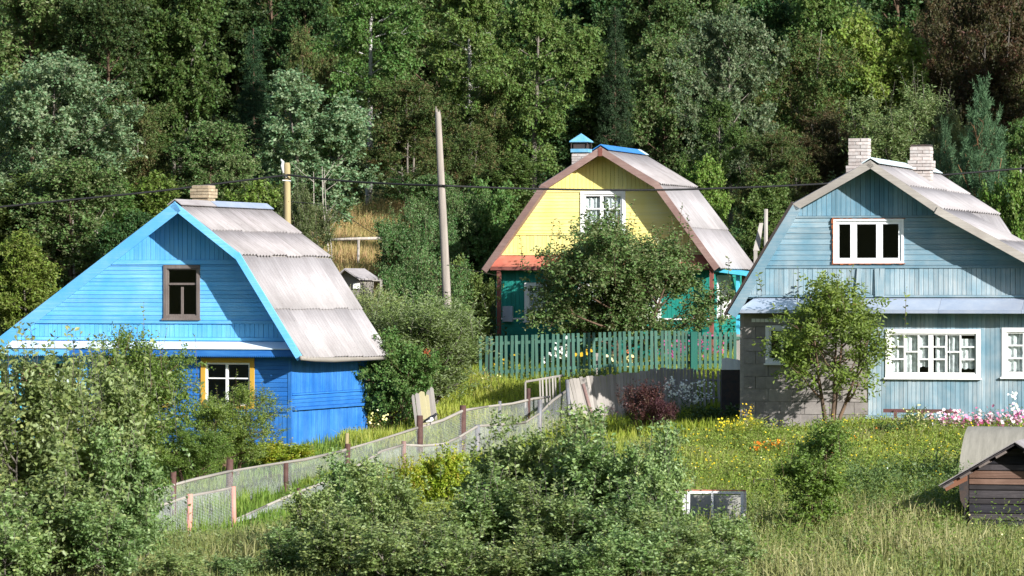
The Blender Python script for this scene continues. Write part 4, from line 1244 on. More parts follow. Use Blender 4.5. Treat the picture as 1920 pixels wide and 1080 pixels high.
# ================================================================== dark shed at the lower right and what lies behind it
def shed():
    h = House("small dark weathered shed with grey sloping roof in dry grass", 1818, 1012, 73, 14, "shed", "shed")
    vr = -0.42
    A, EL = h.L(1903, 829, vr), h.L(1760, 911, vr)
    ER = (A[0] + (A[0] - EL[0]) * 0.9, EL[1] + 0.05)
    ur = h.u(2000)
    gp = clip([(0, -0.6), (ur, -0.6), (ur, 3), (0, 3)], 1, 3, True)
    # wall outline under both roof slopes
    def zr(u_):
        if u_ < A[0]: return EL[1] + (A[1] - EL[1]) * (u_ - EL[0]) / (A[0] - EL[0])
        return A[1] + (ER[1] - A[1]) * (u_ - A[0]) / (ER[0] - A[0])
    gp = [(0, -0.6), (ur, -0.6), (ur, zr(ur) - 0.10), (A[0], A[1] - 0.10), (0, zr(0) - 0.10)]
    w = wall(h.e, "gable_wall", gp, [], M['shed_wood'])
    zt_ = A[1]
    clad(w, gp, 'h', 0.135, lambda z_: M[random.choice(['shed_brown', 'shed_brown', 'shed_wood']) if 0.30 * zt_ < z_ - 0.22 * zt_ < 0.56 * zt_ else random.choice(['shed_black', 'shed_wood', 'shed_black'])],
         gap=0.018, th=0.03, jit=0.03, wob=0.3)
    MB().box(-0.1, 0, 0.0, 3.0, -0.6, zr(-0.1) - 0.12).build("side_wall", M['shed_wood'], h.e)
    MB().box(ur, ur + 0.1, 0.0, 3.0, -0.6, zr(ur) - 0.14).build("side_wall", M['shed_wood'], h.e)
    MB().prism(gp, 2.9, 3.0).build("back_wall", M['shed_wood'], h.e)
    for (p, q, nm) in ((A, EL, 'l'), (A, ER, 'r')):
        d = Vector((q[0] - p[0], 0, q[1] - p[1])).normalized()
        n = Vector((-d.z, 0, d.x)) if d.x > 0 else Vector((d.z, 0, -d.x))
        f = lambda t, k: (t[0] + n.x * k, t[1] + n.z * k)
        r = MB().prism([f(p, -0.02), f(q, -0.02), f(q, -0.045), f(p, -0.045)], vr + 0.02, 3.4).build("roof", M['shed_wood'], h.e)
        for i in range(3):
            v0 = vr - 0.02 + i * 1.3
            MB().prism([f(p, 0.012 - 0.012 * (i % 2)), f(q, 0.012 - 0.012 * (i % 2)), f(q, -0.004 - 0.012 * (i % 2)), f(p, -0.004 - 0.012 * (i % 2))], v0, v0 + 1.32).build("roof_sheet", M['roof_old'], r)
        L_ = math.hypot(q[0] - p[0], q[1] - p[1])
        for fr in (0.97, 0.75, 0.5, 0.28):
            c = (p[0] + (q[0] - p[0]) * fr, p[1] + (q[1] - p[1]) * fr)
            c2 = (p[0] + (q[0] - p[0]) * (fr - 0.13), p[1] + (q[1] - p[1]) * (fr - 0.13))
            MB().prism([f(c, -0.05), f(c2, -0.05), f(c2, -0.09), f(c, -0.09)], vr + 0.05, 3.2).build("batten", M['dark_wood'], r)
    # rafter tail and hanging strip under the left eave
    fp = lambda t, k=0: (EL[0] + (A[0] - EL[0]) * t, EL[1] + (A[1] - EL[1]) * t - k)
    MB().prism([fp(0.06, 0.07), fp(0.36, 0.06), fp(0.36, 0.20), fp(0.09, 0.17)][::-1], vr + 0.1, vr + 0.17).build("rafter", M['brown_wood'], h.e)
    MB().prism([(-0.17, zr(-0.17) - 0.1), (-0.02, zr(-0.02) - 0.1), (-0.01, 0.75), (-0.07, 0.55), (-0.16, 0.72), (-0.19, 1.0)][::-1], -0.06, -0.03).build("felt_strip", M['dark_iron'], h.e)
    return h


shed()


def arch_cover():
    c = G(1905, 80)
    t = thing("arch_cover", "curved grey felt cover arching up behind the dark shed", "cover", c, math.radians(-14))
    zt = (CY - 800) / F * 80 - c.z
    r = zt * 0.9
    V, Fc = [], []
    n = 30
    for k, rr in ((0, r), (1, r - 0.03)):
        for i in range(n + 1):
            an = math.radians(-8 + 120 * i / n)
            for x in (-0.95, 1.8):
                V.append((x + 0.08 * (1 - math.sin(max(an, 0))) * (-1 if x < 0 else 1), -rr * math.cos(an), (zt - r) + rr * math.sin(an)))
    m = 2 * (n + 1)
    for i in range(n):
        a_ = 2 * i
        Fc.append((a_, a_ + 1, a_ + 3, a_ + 2))
        Fc.append((m + a_ + 1, m + a_, m + a_ + 2, m + a_ + 3))
        Fc.append((a_ + 2, m + a_ + 2, m + a_, a_))
        Fc.append((a_ + 1, m + a_ + 1, m + a_ + 3, a_ + 3))
    Fc += [(0, m, m + 1, 1), (2 * n, 2 * n + 1, m + 2 * n + 1, m + 2 * n)]
    o = mobj("cover_sheet", V, Fc, M['felt'], t)
    b = MB()
    for x in (-0.8, 0.5, 1.7):
        b.tube([(x, -(r - 0.05) * math.cos(math.radians(q)), (zt - r) + (r - 0.05) * math.sin(math.radians(q))) for q in range(-8, 113, 12)], 0.015, 5)
    b.build("hoop", M['dark_iron'], t)


arch_cover()


# ================================================================== poles and cables
def utility_pole(label, px_top, py_top, px_b, Y, r0, r1, mat, group="utility poles", band_=True):
    b0 = G(px_b, Y)
    top = P(px_top, py_top, Y)
    t = thing("utility_pole", label, "utility pole", b0, 0, group)
    d = top - b0
    MB().tube([Vector((0, 0, -0.6)), d * 0.3, d * 0.65, d * 0.985, d], [r0, r0 * 0.92, (r0 + r1) / 2, r1, r1 * 0.8], 12).build("pole", mat, t, True)
    return t, d


pole1, d1 = utility_pole("tall leaning bare grey pole between the blue and yellow houses", 821, 210, 846, 111, 0.135, 0.085, M['pole_wood'])
tip = MB()
for i, (dx, hh) in enumerate(((-0.05, 0.16), (-0.01, 0.09), (0.045, 0.05))):
    tip.tube([d1 + Vector((dx, 0, -0.03)), d1 + Vector((dx * 1.1, 0, hh))], [0.028, 0.012], 5)
tip.build("split_tip", M['pole_wood'], pole1)
MB().tube([d1 * 0.35 + Vector((-0.13, -0.02, 0.02)), d1 * 0.35 + Vector((0, -0.145, 0)), d1 * 0.35 + Vector((0.13, -0.02, -0.05))], 0.012, 5).build("wire_band", M['dark_iron'], pole1)
pole2, d2 = utility_pole("short yellowish pole with insulators behind the blue house roof", 538, 305, 541, 113, 0.12, 0.095, M['pole_yellow'])
ins = MB()
ins.tube([d2 + Vector((-0.10, -0.08, -0.30)), d2 + Vector((-0.13, -0.1, -0.10)), d2 + Vector((-0.11, -0.1, 0.02)), d2 + Vector((-0.17, -0.1, 0.09))], [0.03, 0.05, 0.04, 0.02], 7)
ins.tube([d2 + Vector((0.03, -0.13, -0.36)), d2 + Vector((-0.03, -0.14, -0.42))], 0.03, 6)
ins.build("insulator", M['ceramic'], pole2, True)
MB().tube([d2 + Vector((-0.12, -0.09, -0.5)), d2 + Vector((0.12, -0.09, -0.52))], 0.016, 5).build("wire_band", M['ceramic'], pole2)


def cable(label, pts, r, n=8, cat="cable", name="overhead_cable", group=None):
    pts = [P(*p) for p in pts]
    path = []
    for i in range(len(pts) - 1):           # Catmull-Rom through the points
        p0, p1, p2, p3 = pts[max(i - 1, 0)], pts[i], pts[i + 1], pts[min(i + 2, len(pts) - 1)]
        for k in range(n):
            t = k / n
            path.append(0.5 * ((2 * p1) + (p2 - p0) * t + (2 * p0 - 5 * p1 + 4 * p2 - p3) * t * t + (3 * p1 - p0 - 3 * p2 + p3) * t ** 3))
    path.append(pts[-1])
    o = MB().tube(path, r, 6).build(name, M['cable'], None, True)
    return tag(o, label, cat, group)


cable("thick black cable sagging from the left to the short yellowish pole", [(-150, 404, 112.8), (0, 388, 112.8), (150, 373, 112.8), (300, 358, 112.8), (420, 343, 112.8), (540, 328, 112.8)], 0.030)
cable("thick black cable strung between the short and tall poles", [(540, 328, 112.8), (640, 339, 112.4), (740, 345, 111.6), (829, 348, 110.86)], 0.030)
cable("long black cable from the tall pole across the yellow gable to the grey blue house", [(829, 348, 110.86), (960, 353, 111), (1110, 356, 111), (1240, 356, 111), (1380, 352, 111), (1500, 347, 111), (1600, 341, 111), (1770, 328, 111), (1915, 316, 111), (2080, 302, 111)], 0.028)
cable("thin dark wire sloping from the tall pole to the yellow house eave", [(843, 494, 110.8), (872, 504, 112), (900, 510, 116), (930, 516, 120.2)], 0.011)
cable("thin wire slanting across the grassy clearing behind the blue house", [(541, 378, 112.9), (610, 386, 118), (660, 412, 120), (700, 438, 122), (745, 462, 124)], 0.010)


# ================================================================== fences
def picket_fence():
    Y0, Y1 = 113.0, 112.0
    a_, b_ = G(900, Y0), G(1388, Y1)
    d = Vector((b_.x - a_.x, b_.y - a_.y, 0))
    L_ = d.length
    t = thing("picket_fence", "green picket fence in front of the yellow house", "fence", a_, math.atan2(d.y, d.x))
    def zt(s):   # picket top relative to a_
        px = 900 + 488 * s
        py = 631 + (620 - 631) * min(s / 0.65, 1.0) + (3 if s > 0.8 else 0)
        return (CY - py) / F * (Y0 + (Y1 - Y0) * s) - a_.z
    def zb(s):
        px = 900 + 488 * s
        py = 716 + (692 - 716) * min(s / 0.8, 1.0)
        return (CY - py) / F * (Y0 + (Y1 - Y0) * s) - a_.z
    xs = []
    x = 0.02
    while x < L_:
        px = 900 + 488 * x / L_
        xs.append(x)
        x += 0.147 if px < 1236 else 0.117 if px < 1300 else 0.141
    base = {}
    for x in xs:
        s = x / L_
        hh = round((zt(s) - zb(s)) * random.uniform(0.965, 1.025) / 0.02) * 0.02
        if hh not in base:
            mb = MB().box(-0.039, 0.039, -0.014, 0.010, 0, hh)
            me = bpy.data.meshes.new("picket")
            me.from_pydata(mb.v, [], mb.f)
            me.materials.append(M['picket'])
            base[hh] = me
        o = link(bpy.data.objects.new("picket", base[hh]), t)
        o.location = (x + random.uniform(-0.012, 0.012), random.uniform(-0.012, -0.002), zt(s) - hh)
        o.rotation_euler = (random.uniform(-0.02, 0.02), random.uniform(-0.025, 0.025), random.uniform(-0.15, 0.15))
    for k in (0.80, 0.16):
        for s0, s1 in ((0.0, 0.34), (0.34, 0.69), (0.69, 1.0)):
            f = lambda s: zb(s) + (zt(s) - zb(s)) * k
            MB().hull([(s0 * L_, 0.012, f(s0)), (s0 * L_, 0.05, f(s0)), (s0 * L_, 0.05, f(s0) + 0.085), (s0 * L_, 0.012, f(s0) + 0.085)],
                      [(s1 * L_ - 0.01, 0.012, f(s1)), (s1 * L_ - 0.01, 0.05, f(s1)), (s1 * L_ - 0.01, 0.05, f(s1) + 0.085), (s1 * L_ - 0.01, 0.012, f(s1) + 0.085)]).build("rail", M['picket'], t)
    for s in (0.03, 0.35, 0.675, 0.99):
        z0 = zb(s) - 0.5
        MB().box(s * L_ - 0.05, s * L_ + 0.05, 0.055, 0.155, z0, zt(s) - 0.06).build("post", M['old_wood'], t)
    s = (1303 - 900) / 488
    p = MB().box(s * L_ - 0.09, s * L_ + 0.09, -0.13, -0.02, zb(s) - 0.3, zt(s) + 0.02).build("gate_post", M['picket_dark'], t)
    return t


picket_fence()


def board_fence():
    """Old grey fence of narrow slats, leaning, its foot bowed."""
    tops = [(1062, 712), (1085, 707), (1140, 703), (1200, 697), (1240, 690), (1290, 691), (1335, 694), (1392, 706)]
    depth = lambda px: 98.9 + (px - 1060) / 330 * 3.0
    ip = lambda px: np.interp(px, [q[0] for q in tops], [q[1] for q in tops])
    o0 = G(1062, 99.5)
    t = thing("board_fence", "old leaning fence of narrow grey slats beside the purple shrub", "fence", o0)
    px = 1064.0
    i = 0
    while px < 1392:
        Yd = depth(px)
        g = G(px, Yd)
        top = P(px, float(ip(px)) + random.uniform(-2, 2), Yd)
        lean = max(0.0, (1150 - px) / 90) * 0.25 if px < 1150 else 0.0
        wide = 0.078 if px < 1300 else 0.06
        hh = top.z - (g.z - 0.2)
        a_ = Vector((px, 0, 0))
        foot = Vector((top.x + 0.30 * min(1, max(0, (1170 - px) / 100)) + 0.02, g.y - 0.25, g.z - 0.15))
        mat_ = M['old_wood']
        d = (top - foot)
        o = MB().box(-wide / 2, wide / 2, -0.011, 0.011, 0, d.length).build("slat", mat_, t)
        q = d.to_track_quat('Z', 'X')
        # keep the broad face toward the meadow
        zax = d.normalized()
        yax = Vector((0.03, -1, 0)).normalized() * -1
        xax = yax.cross(zax).normalized()
        yax = zax.cross(xax).normalized()
        R = Matrix((xax, yax, zax)).transposed().to_4x4()
        R = Matrix.Translation(foot - o0) @ R @ Matrix.Rotation(random.uniform(-0.12, 0.12), 4, 'Z')
        o.matrix_local = R
        px += 6.3 if px < 1300 else (8.0 if px < 1320 else 9.5)
    for k in (0.72, 0.25):
        pts = []
        for px in range(1064, 1395, 22):
            Yd = depth(px)
            g, tp = G(px, Yd), P(px, float(ip(px)), Yd)
            p = g.lerp(tp, k)
            pts.append(p - o0 + Vector((0, 0.06 - 0.22 * (1 - k), 0.03 * math.sin(px * 0.02))))
        MB().tube(pts, 0.026, 6).build("rail", M['old_wood_h'], t)
    for (px, py, sl, mt) in ((1063, 712, 0.12, M['grey_pipe']), (1093, 720, 0.45, M['rake_brown'])):
        Yd = 98.0
        tp = P(px, py, Yd)
        g = Vector((tp.x + sl, Yd - 0.3, gz(tp.x, Yd) - 0.4))
        MB().tube([g - o0, tp - o0], [0.05, 0.045], 8).build("post", mt, t, True)
    return t


board_fence()


def wire_fence(label, rail, posts, group, sag_rail=0.035, mesh_h=None, seed=1):
    """rail: (px, py, Y) along the top; posts: (px, top py, Y, radius, material). Fence > rail lengths, posts, netting."""
    o0 = G(rail[0][0], rail[0][2])
    t = thing("wire_fence", label, "fence", o0, 0, group)
    R = [P(*r) for r in rail]
    rng = random.Random(seed)
    step = 3
    i = 0
    while i < len(R) - 1:
        seg = R[i:min(i + step, len(R) - 1) + 1]
        MB().tube([p - o0 for p in seg], [0.032 * rng.uniform(0.7, 1.2) for _ in seg], 7).build("rail", M['pale_wood'], t, True)
        i += step
    for (px, py, Yd, r, mt) in posts:
        tp = P(px, py, Yd)
        g = Vector((tp.x + rng.uniform(-0.03, 0.03), Yd, gz(tp.x, Yd) - 0.3))
        MB().tube([g - o0, tp - o0], [r * 1.05, r], 9).build("post", mt, t, True)
    # netting: thin wires from the rail to just above the ground
    pts = []
    for a_, b_ in zip(R, R[1:]):
        n = max(2, int((b_ - a_).length / 0.25))
        for k in range(n): pts.append(a_.lerp(b_, k / n))
    pts.append(R[-1])
    cum = [0]
    for a_, b_ in zip(pts, pts[1:]): cum.append(cum[-1] + (Vector((b_.x - a_.x, b_.y - a_.y, 0))).length)
    V, Fc = [], []
    w = 0.0016

    def ribbon(ps, up):
        n0 = len(V)
        for p in ps:
            if up:
                V.extend([(p.x - w, p.y - 0.03, p.z), (p.x + w, p.y - 0.03, p.z)])
            else:
                V.extend([(p.x, p.y - 0.03, p.z - w), (p.x, p.y - 0.03, p.z + w)])
        for k in range(len(ps) - 1):
            Fc.append((n0 + 2 * k, n0 + 2 * k + 1, n0 + 2 * k + 3, n0 + 2 * k + 2))

    gr = [gz(p.x, p.y) + 0.03 for p in pts]
    rows = 26
    for r in range(rows + 1):
        ribbon([Vector((p.x, p.y + 0.05 * math.sin(2.1 * c_) * (r / rows) * (1 - r / rows) * 4, p.z + (g - p.z) * r / rows)) - o0 for p, g, c_ in zip(pts, gr, cum)], False)
    s = 0.0
    while s < cum[-1]:
        p = Vector([np.interp(s, cum, [q[k] for q in pts]) for k in range(3)])
        g = float(np.interp(s, cum, gr))
        ribbon([Vector((p.x, p.y + 0.05 * math.sin(2.1 * s) * f * (1 - f) * 4, p.z + (g - p.z) * f)) - o0 for f in (0, 0.25, 0.5, 0.75, 1)], True)
        s += 0.042
    Vd = [(x, y + 0.002, z_) for x, y, z_ in V]
    n0 = len(V)
    o = mobj("netting", V + Vd, Fc + [tuple(n0 + i for i in reversed(f)) for f in Fc], M['wire'], t)
    o["kind"] = "stuff"
    return t


BP, GP = M['brown_post'], M['grey_pipe']
back_rail = [(-40, 972, 78.5), (10, 967, 79), (110, 960, 80), (210, 938, 81), (290, 919, 82), (360, 900, 83.5), (435, 883, 85), (500, 872, 86.5), (570, 862, 88), (640, 846, 89.5), (690, 831, 90.5),
             (740, 816, 91.5), (790, 800, 92.5), (830, 788, 93.5), (868, 770, 94.6), (915, 762, 96), (960, 757, 97.5), (1000, 748, 99), (1030, 744, 100)]
wire_fence("sagging grey netting fence with brown posts and a pale rail, a magpie on it", back_rail,
           [(8, 935, 79, 0.07, BP), (325, 884, 82.8, 0.062, BP), (431, 861, 85, 0.075, BP), (536, 868, 87.2, 0.06, BP), (652, 832, 89.7, 0.06, BP), (787, 779, 92.4, 0.075, BP), (868, 760, 94.6, 0.075, BP),
            (937, 752, 96.7, 0.04, M['grey_pipe']), (991, 728, 98.6, 0.05, BP)],
           "netting fences along the path")
front_rail = [(1062, 733, 98.4), (1035, 752, 97.6), (1012, 775, 96.8), (985, 792, 96), (940, 796, 94.6), (895, 799, 93), (860, 820, 92), (830, 833, 91), (790, 836, 90), (757, 834, 89), (715, 846, 88), (680, 868, 87), (640, 890, 86), (600, 908, 85),
              (560, 922, 84), (500, 948, 82), (440, 975, 80)]
wire_fence("low netting fence with grey pipe posts running below the path", front_rail,
           [(1012, 750, 96.8, 0.055, GP), (895, 796, 93, 0.06, GP), (757, 827, 89, 0.055, M['rake_brown']), (560, 915, 84, 0.05, BP)],
           "netting fences along the path", seed=2)
pink_rail = [(240, 958, 78), (300, 948, 78.5), (356, 930, 79)]
pk = wire_fence("short netting length hung on two salmon pink pipes", pink_rail + [(400, 922, 79.4), (437, 914, 79.8)],
                [(356, 926, 79, 0.058, M['pink_post']), (437, 912, 79.8, 0.052, M['pink_post'])], "netting fences along the path", seed=3)


def old_gate():
    """Low grey slatted hurdle near the board fence."""
    o0 = G(985, 100.5)
    t = thing("hurdle", "small rickety hurdle of grey slats at the end of the path", "hurdle", o0)
    tp = [P(985, 716, 100.5), P(1056, 704, 100.8)]
    MB().tube([tp[0] - o0, tp[1] - o0], 0.03, 6).build("rail", M['old_wood_h'], t)
    MB().tube([tp[0] - o0, Vector((tp[0].x, tp[0].y, o0.z - 0.2)) - o0], 0.025, 6).build("post", M['old_wood'], t)
    for px in (1012, 1017, 1024, 1030, 1036, 1041, 1049):
        k = (px - 985) / 71
        p = tp[0].lerp(tp[1], k)
        b_ = Vector((p.x + 0.04, p.y - 0.05, gz(p.x, p.y) - 0.1))
        MB().tube([b_ - o0, p - o0 + Vector((0, 0, 0.03))], 0.028, 4).build("slat", M['old_wood'], t)


old_gate()

# old boards leaning together by the path
for i, (pt, pb, w, mt, lab) in enumerate([
    ((774, 741), (785, 800), 0.07, 'old_wood', "thin grey board on the outside of the leaning stack"),
    ((782, 738), (792, 803), 0.10, 'old_wood', "grey board beside the pale yellow one in the leaning stack"),
    ((790, 735), (802, 803), 0.15, 'yellow_board', "wide pale yellow board in the leaning stack by the path"),
    ((800, 741), (808, 800), 0.10, 'yellow_board', "narrow pale yellow board standing behind the magpie"),
    ((803, 732), (815, 790), 0.12, 'old_wood', "broad grey split board next to the yellow boards"),
    ((809, 727), (820, 785), 0.09, 'old_wood', "tallest grey splintered board of the leaning stack")]):
    Yd = 100.0 + i * 0.10
    tp = P(pt[0], pt[1], Yd)
    bt = P(pb[0], pb[1], Yd - 0.35)
    bt.z = min(bt.z, gz(bt.x, bt.y) - 0.05)
    d = tp - bt
    b = MB().prism([(-w / 2, 0), (w / 2, 0), (w / 2, d.length * random.uniform(0.97, 1.0)), (0, d.length * 1.02), (-w / 2, d.length * random.uniform(0.95, 0.99))], -0.012, 0.012)
    o = b.build("old_board", M[mt])
    zax = d.normalized()
    yax = Vector((0.25, 1, 0)).normalized()
    xax = yax.cross(zax).normalized()
    yax = zax.cross(xax).normalized()
    o.matrix_world = Matrix.Translation(bt) @ Matrix((xax, yax, zax)).transposed().to_4x4()
    tag(o, lab, "board", "old boards leaning together")


# rustic bar across the clearing
def bar_frame():
    Yd = 130.0
    g = G(671, Yd)
    t = thing("bar_frame", "rustic wooden bar on two posts in the grassy clearing", "bar frame", g)
    MB().tube([P(612, 450, Yd) - g, P(660, 448, Yd) - g, P(745, 446, Yd) - g], [0.045, 0.05, 0.045], 7).build("bar", M['dry_wood'], t, True)
    for px in (671, 719):
        b_ = G(px, Yd)
        MB().tube([b_ - g - Vector((0, 0, 0.3)), P(px + 1, 448, Yd) - g], 0.045, 7).build("post", M['dry_wood'], t, True)


bar_frame()


def outhouse():
    h = House("tiny grey outhouse with sloping roof behind the blue house roof edge", 640, 600, 116, 20, "outhouse", "outhouse")
    A, B = h.L(652, 503), h.L(680, 522)
    MB().prism([(A[0] - 0.4, -0.3), (B[0] - 0.1, -0.3), (B[0] - 0.1, B[1] - 0.1), (A[0], A[1] - 0.06), (A[0] - 0.4, A[1] - 0.3)], 0, 1.1).build("wall", M['pale_wood'], h.e)
    MB().prism([A, B, (B[0], B[1] - 0.05), (A[0], A[1] - 0.05)], -0.25, 1.3).build("roof", M['roof_old'], h.e)
    C_ = (A[0] - 0.5, A[1] - 0.4)
    MB().prism([A, (A[0], A[1] - 0.05), (C_[0], C_[1] - 0.05), C_], -0.25, 1.3).build("roof", M['roof_old'], h.e)
    MB().box(B[0] - 0.28, B[0] - 0.08, -0.05, -0.001, B[1] - 0.30, B[1] - 0.14).build("trim", M['white'], h.e)


outhouse()
g = G(700, 120)
o = MB().box(-0.33, 0.33, -0.05, 0.05, 0, 0.09).build("plank_bench", M['pale_wood'])
o.location = P(700, 527, 120)
b = MB()
b.box(-0.28, -0.2, -0.04, 0.04, gz(o.location.x, 120) - o.location.z - 0.1, -0.001).box(0.2, 0.28, -0.04, 0.04, gz(o.location.x, 120) - o.location.z - 0.1, -0.001)
b.build("leg", M['pale_wood'], o)
tag(o, "pale plank on short legs at the foot of the clearing", "bench")

# stump stake beside the blue house, and a fence stake in the clearing
for (px, py, Yd, r, lab) in ((651, 812, 94, 0.05, "brown stake leaning near the blue house corner"),):
    bt = G(px - 3, Yd)
    tp = P(px, py, Yd)
    tag(MB().tube([bt - Vector((0, 0, 0.2)), tp], [r, r * 0.9], 7).build("stake", M['pole_yellow'], None, True), lab, "stake")

# post and board behind the grey-blue house
t = thing("old_post", "pale wooden post with a leaning board behind the grey blue house eave", "post", G(1434, 107))
g = Vector(t.location)
MB().tube([Vector((0, 0, -0.3)), P(1436, 392, 107) - g], 0.055, 6).build("post", M['old_wood'], t)
MB().hull([P(1412, 470, 107.1) - g, P(1424, 470, 107.1) - g, P(1431, 418, 107.4) - g, P(1424, 418, 107.4) - g],
          [P(1412, 470, 107.2) - g, P(1424, 470, 107.2) - g, P(1431, 418, 107.5) - g, P(1424, 418, 107.5) - g]).build("board", M['old_wood'], t)
MB().box(P(1413, 470, 107.15).x - g.x, P(1420, 470, 107.15).x - g.x, 0.1, 0.2, -0.3, P(1413, 469, 107.1).z - g.z).build("leg", M['old_wood'], t)

# storage box with pale lid in the shade beside the block wall
t = thing("storage_box", "dark metal box under a pale folded sheet beside the block wall", "box", G(1372, 98.5))
g = Vector(t.location)
x0, x1 = P(1352, 0, 98.5).x - g.x, P(1389, 0, 98.5).x - g.x
zt = P(0, 693, 98.5).z - g.z
MB().box(x0, x1, -0.25, 0.35, -0.2, zt).build("body", M['dark_iron'], t)
b = MB()
for i in range(6):
    xa = x0 + (x1 - x0) * i / 6
    zz = 0.30 - 0.015 * abs(i - 1)
    b.box(xa + 0.001, xa + (x1 - x0) / 6, -0.27 + 0.02 * (i % 2), -0.24 + 0.02 * (i % 2), zt + 0.001, zt + zz)
b.build("sheet", M['white'], t)


# bench under the big window
def bench():
    h = GREY
    v = -0.75
    c = h.W(h.u(1727, v), v, 0)
    c.z = gz(c.x, c.y)
    t = thing("bench", "low wooden bench with brown backrest under the white curtained window", "bench", c, -h.th)
    hw = (h.u(1801, v) - h.u(1655, v)) / 2
    zt = P(0, 767.5, c.y).z - c.z
    MB().box(-hw, hw, 0.12, 0.16, zt - 0.085, zt).build("backrest", M['bench_brown'], t)
    for i, y in enumerate((-0.22, -0.09)):
        MB().box(-hw, hw, y, y + 0.115, zt - 0.24, zt - 0.20).build("seat_plank", M['pale_wood'], t)
    for x in (-hw * 0.68, 0.0, hw * 0.68):
        MB().box(x - 0.035, x + 0.035, 0.05, 0.119, zt - 0.5 - 0.3, zt - 0.03).build("leg", M['bench_brown'], t)
        MB().box(x - 0.035, x + 0.035, -0.2, -0.13, zt - 0.8, zt - 0.241).build("leg", M['bench_brown'], t)
    MB().box(-hw, hw, -0.12, -0.08, zt - 0.36, zt - 0.30).build("stretcher", M['brown_wood'], t)


bench()


# glazed cold frame half hidden by the bushes
def cold_frame():
    Yd = 73.5
    c = G(1200, Yd)
    t = thing("cold_frame", "long cold frame made of old white window sashes behind the bushes", "cold frame", c, math.radians(-4))
    xw = lambda px: (px - 1200) / F * Yd
    zt = P(0, 921, Yd).z - c.z
    zb_ = P(0, 992, Yd - 0.4).z - c.z
    edges = [1003, 1078, 1148, 1216, 1288, 1395]
    for a_, b_ in zip(edges, edges[1:]):
        x0, x1 = xw(a_), xw(b_) - 0.012
        o = bpy.data.objects.new("sash", None)
        s_ = MB()
        hh = math.hypot(zt - zb_, 0.30)
        s_.box(x0, x1, -0.025, 0.025, 0, 0.05).box(x0, x1, -0.025, 0.025, hh - 0.05, hh)
        s_.box(x0, x0 + 0.055, -0.022, 0.022, 0.05, hh - 0.05).box(x1 - 0.055, x1, -0.022, 0.022, 0.05, hh - 0.05)
        if x1 - x0 > 0.85:
            xm = x0 + (x1 - x0) * 0.45
            s_.box(xm - 0.022, xm + 0.022, -0.02, 0.02, 0.05, hh - 0.05)
        fr = s_.build("sash", M['old_white'], t)
        fr.location = (0, -0.30, zb_)
        fr.rotation_euler = (-math.atan2(0.30, zt - zb_) + random.uniform(-0.05, 0.02), random.uniform(-0.03, 0.03), 0)
        MB().box(x0 + 0.056, x1 - 0.056, -0.003, 0.003, 0.051, hh - 0.051).build("pane", M['glass'], fr)
    MB().box(xw(1003), xw(1398), -0.02, 0.06, zt + 0.012, zt + 0.03).build("top_rail", M['red_metal'], t)
    s_ = MB()
    x = xw(1398)
    s_.box(x - 0.06, x + 0.01, 0.02, 0.09, -0.1, zt + 0.01).box(x - 0.06, x + 0.01, 0.10, 0.17, -0.1, zt - 0.02).box(x - 0.05, x + 0.005, 0.2, 0.26, -0.1, zt - 0.05)
    s_.build("corner_post", M['old_white'], t)
    MB().box(xw(1003), xw(1396), 0.62, 0.66, -0.1, zt - 0.1).build("back_board", M['old_wood_h'], t)
    MB().box(xw(1003), xw(1396), -0.34, -0.30, -0.2, zb_ - 0.01).build("front_board", M['old_wood_h'], t)
    MB().tube([(xw(1350), -0.05, 0.0), (xw(1336), 0.2, zt - 0.06)], 0.022, 5).build("prop", M['pale_wood'], t)


cold_frame()

# rails lying low in the grass
for (x0, y0, x1, y1, Yd, lab) in ((436, 1008, 508, 1003, 75.5, "grey log rail low in the grass below the pink pipes"),
                                  (735, 1000, 880, 992, 76, "long grey log rail lying in the grass before the bushes")):
    p0, p1 = P(x0, y0, Yd), P(x1, y1, Yd)
    o = MB().tube([p0, p0.lerp(p1, 0.4) - Vector((0, 0, 0.01)), p1], [0.05, 0.058, 0.05], 8).build("log_rail", M['old_wood_h'], None, True)
    tag(o, lab, "log")
g = G(356, 75.6)
tag(MB().tube([Vector((g.x, g.y, g.z - 0.2)), P(358, 1003, 75.6)], 0.05, 7).build("stake", M['old_wood'], None, True), "short grey stake in front of the first pink pipe", "stake")

# red oxide standpipe and small iron frame in the meadow
t = thing("standpipe", "small red T shaped iron pipe standing in the dry grass", "pipe", G(1588, 73.5))
g = Vector(t.location)
tp = P(1588, 971, 73.5) - g
MB().tube([Vector((0, 0, -0.2)), tp], 0.035, 8).build("pipe", M['red_iron'], t, True)
MB().tube([tp + Vector((-0.13, 0, -0.01)), tp + Vector((0.11, 0, 0.015))], 0.028, 8).build("crossbar", M['red_iron'], t, True)
t = thing("iron_stand", "thin black iron frame standing in the yellow meadow", "iron frame", G(1414, 80))
g = Vector(t.location)
for a_, b_ in (((1413, 897), (1414, 945)), ((1413, 898), (1452, 899)), ((1402, 932), (1440, 931)), ((1452, 899), (1453, 945))):
    MB().tube([P(a_[0], a_[1], 80) - g, P(b_[0], b_[1], 80) - g], 0.010, 5).build("rod", M['dark_iron'], t)
for (px, py, Yd, lab) in ((1722, 868, 84, "thin wooden garden stake near the arched cover"), (1757, 874, 83.5, "shorter thin garden stake nearer the arched cover")):
    g = G(px, Yd)
    tag(MB().tube([g - Vector((0, 0, 0.2)), P(px, py, Yd)], 0.016, 5).build("garden_stake", M['brown_wood'], None, True), lab, "stake", "garden stakes")
g = G(1120, 113.8)
tag(MB().box(g.x - 0.05, g.x + 0.05, 113.75, 113.85, g.z - 0.2, P(0, 662, 113.8).z).build("garden_post", M['pale_wood']), "pale square post behind the green pickets", "post")


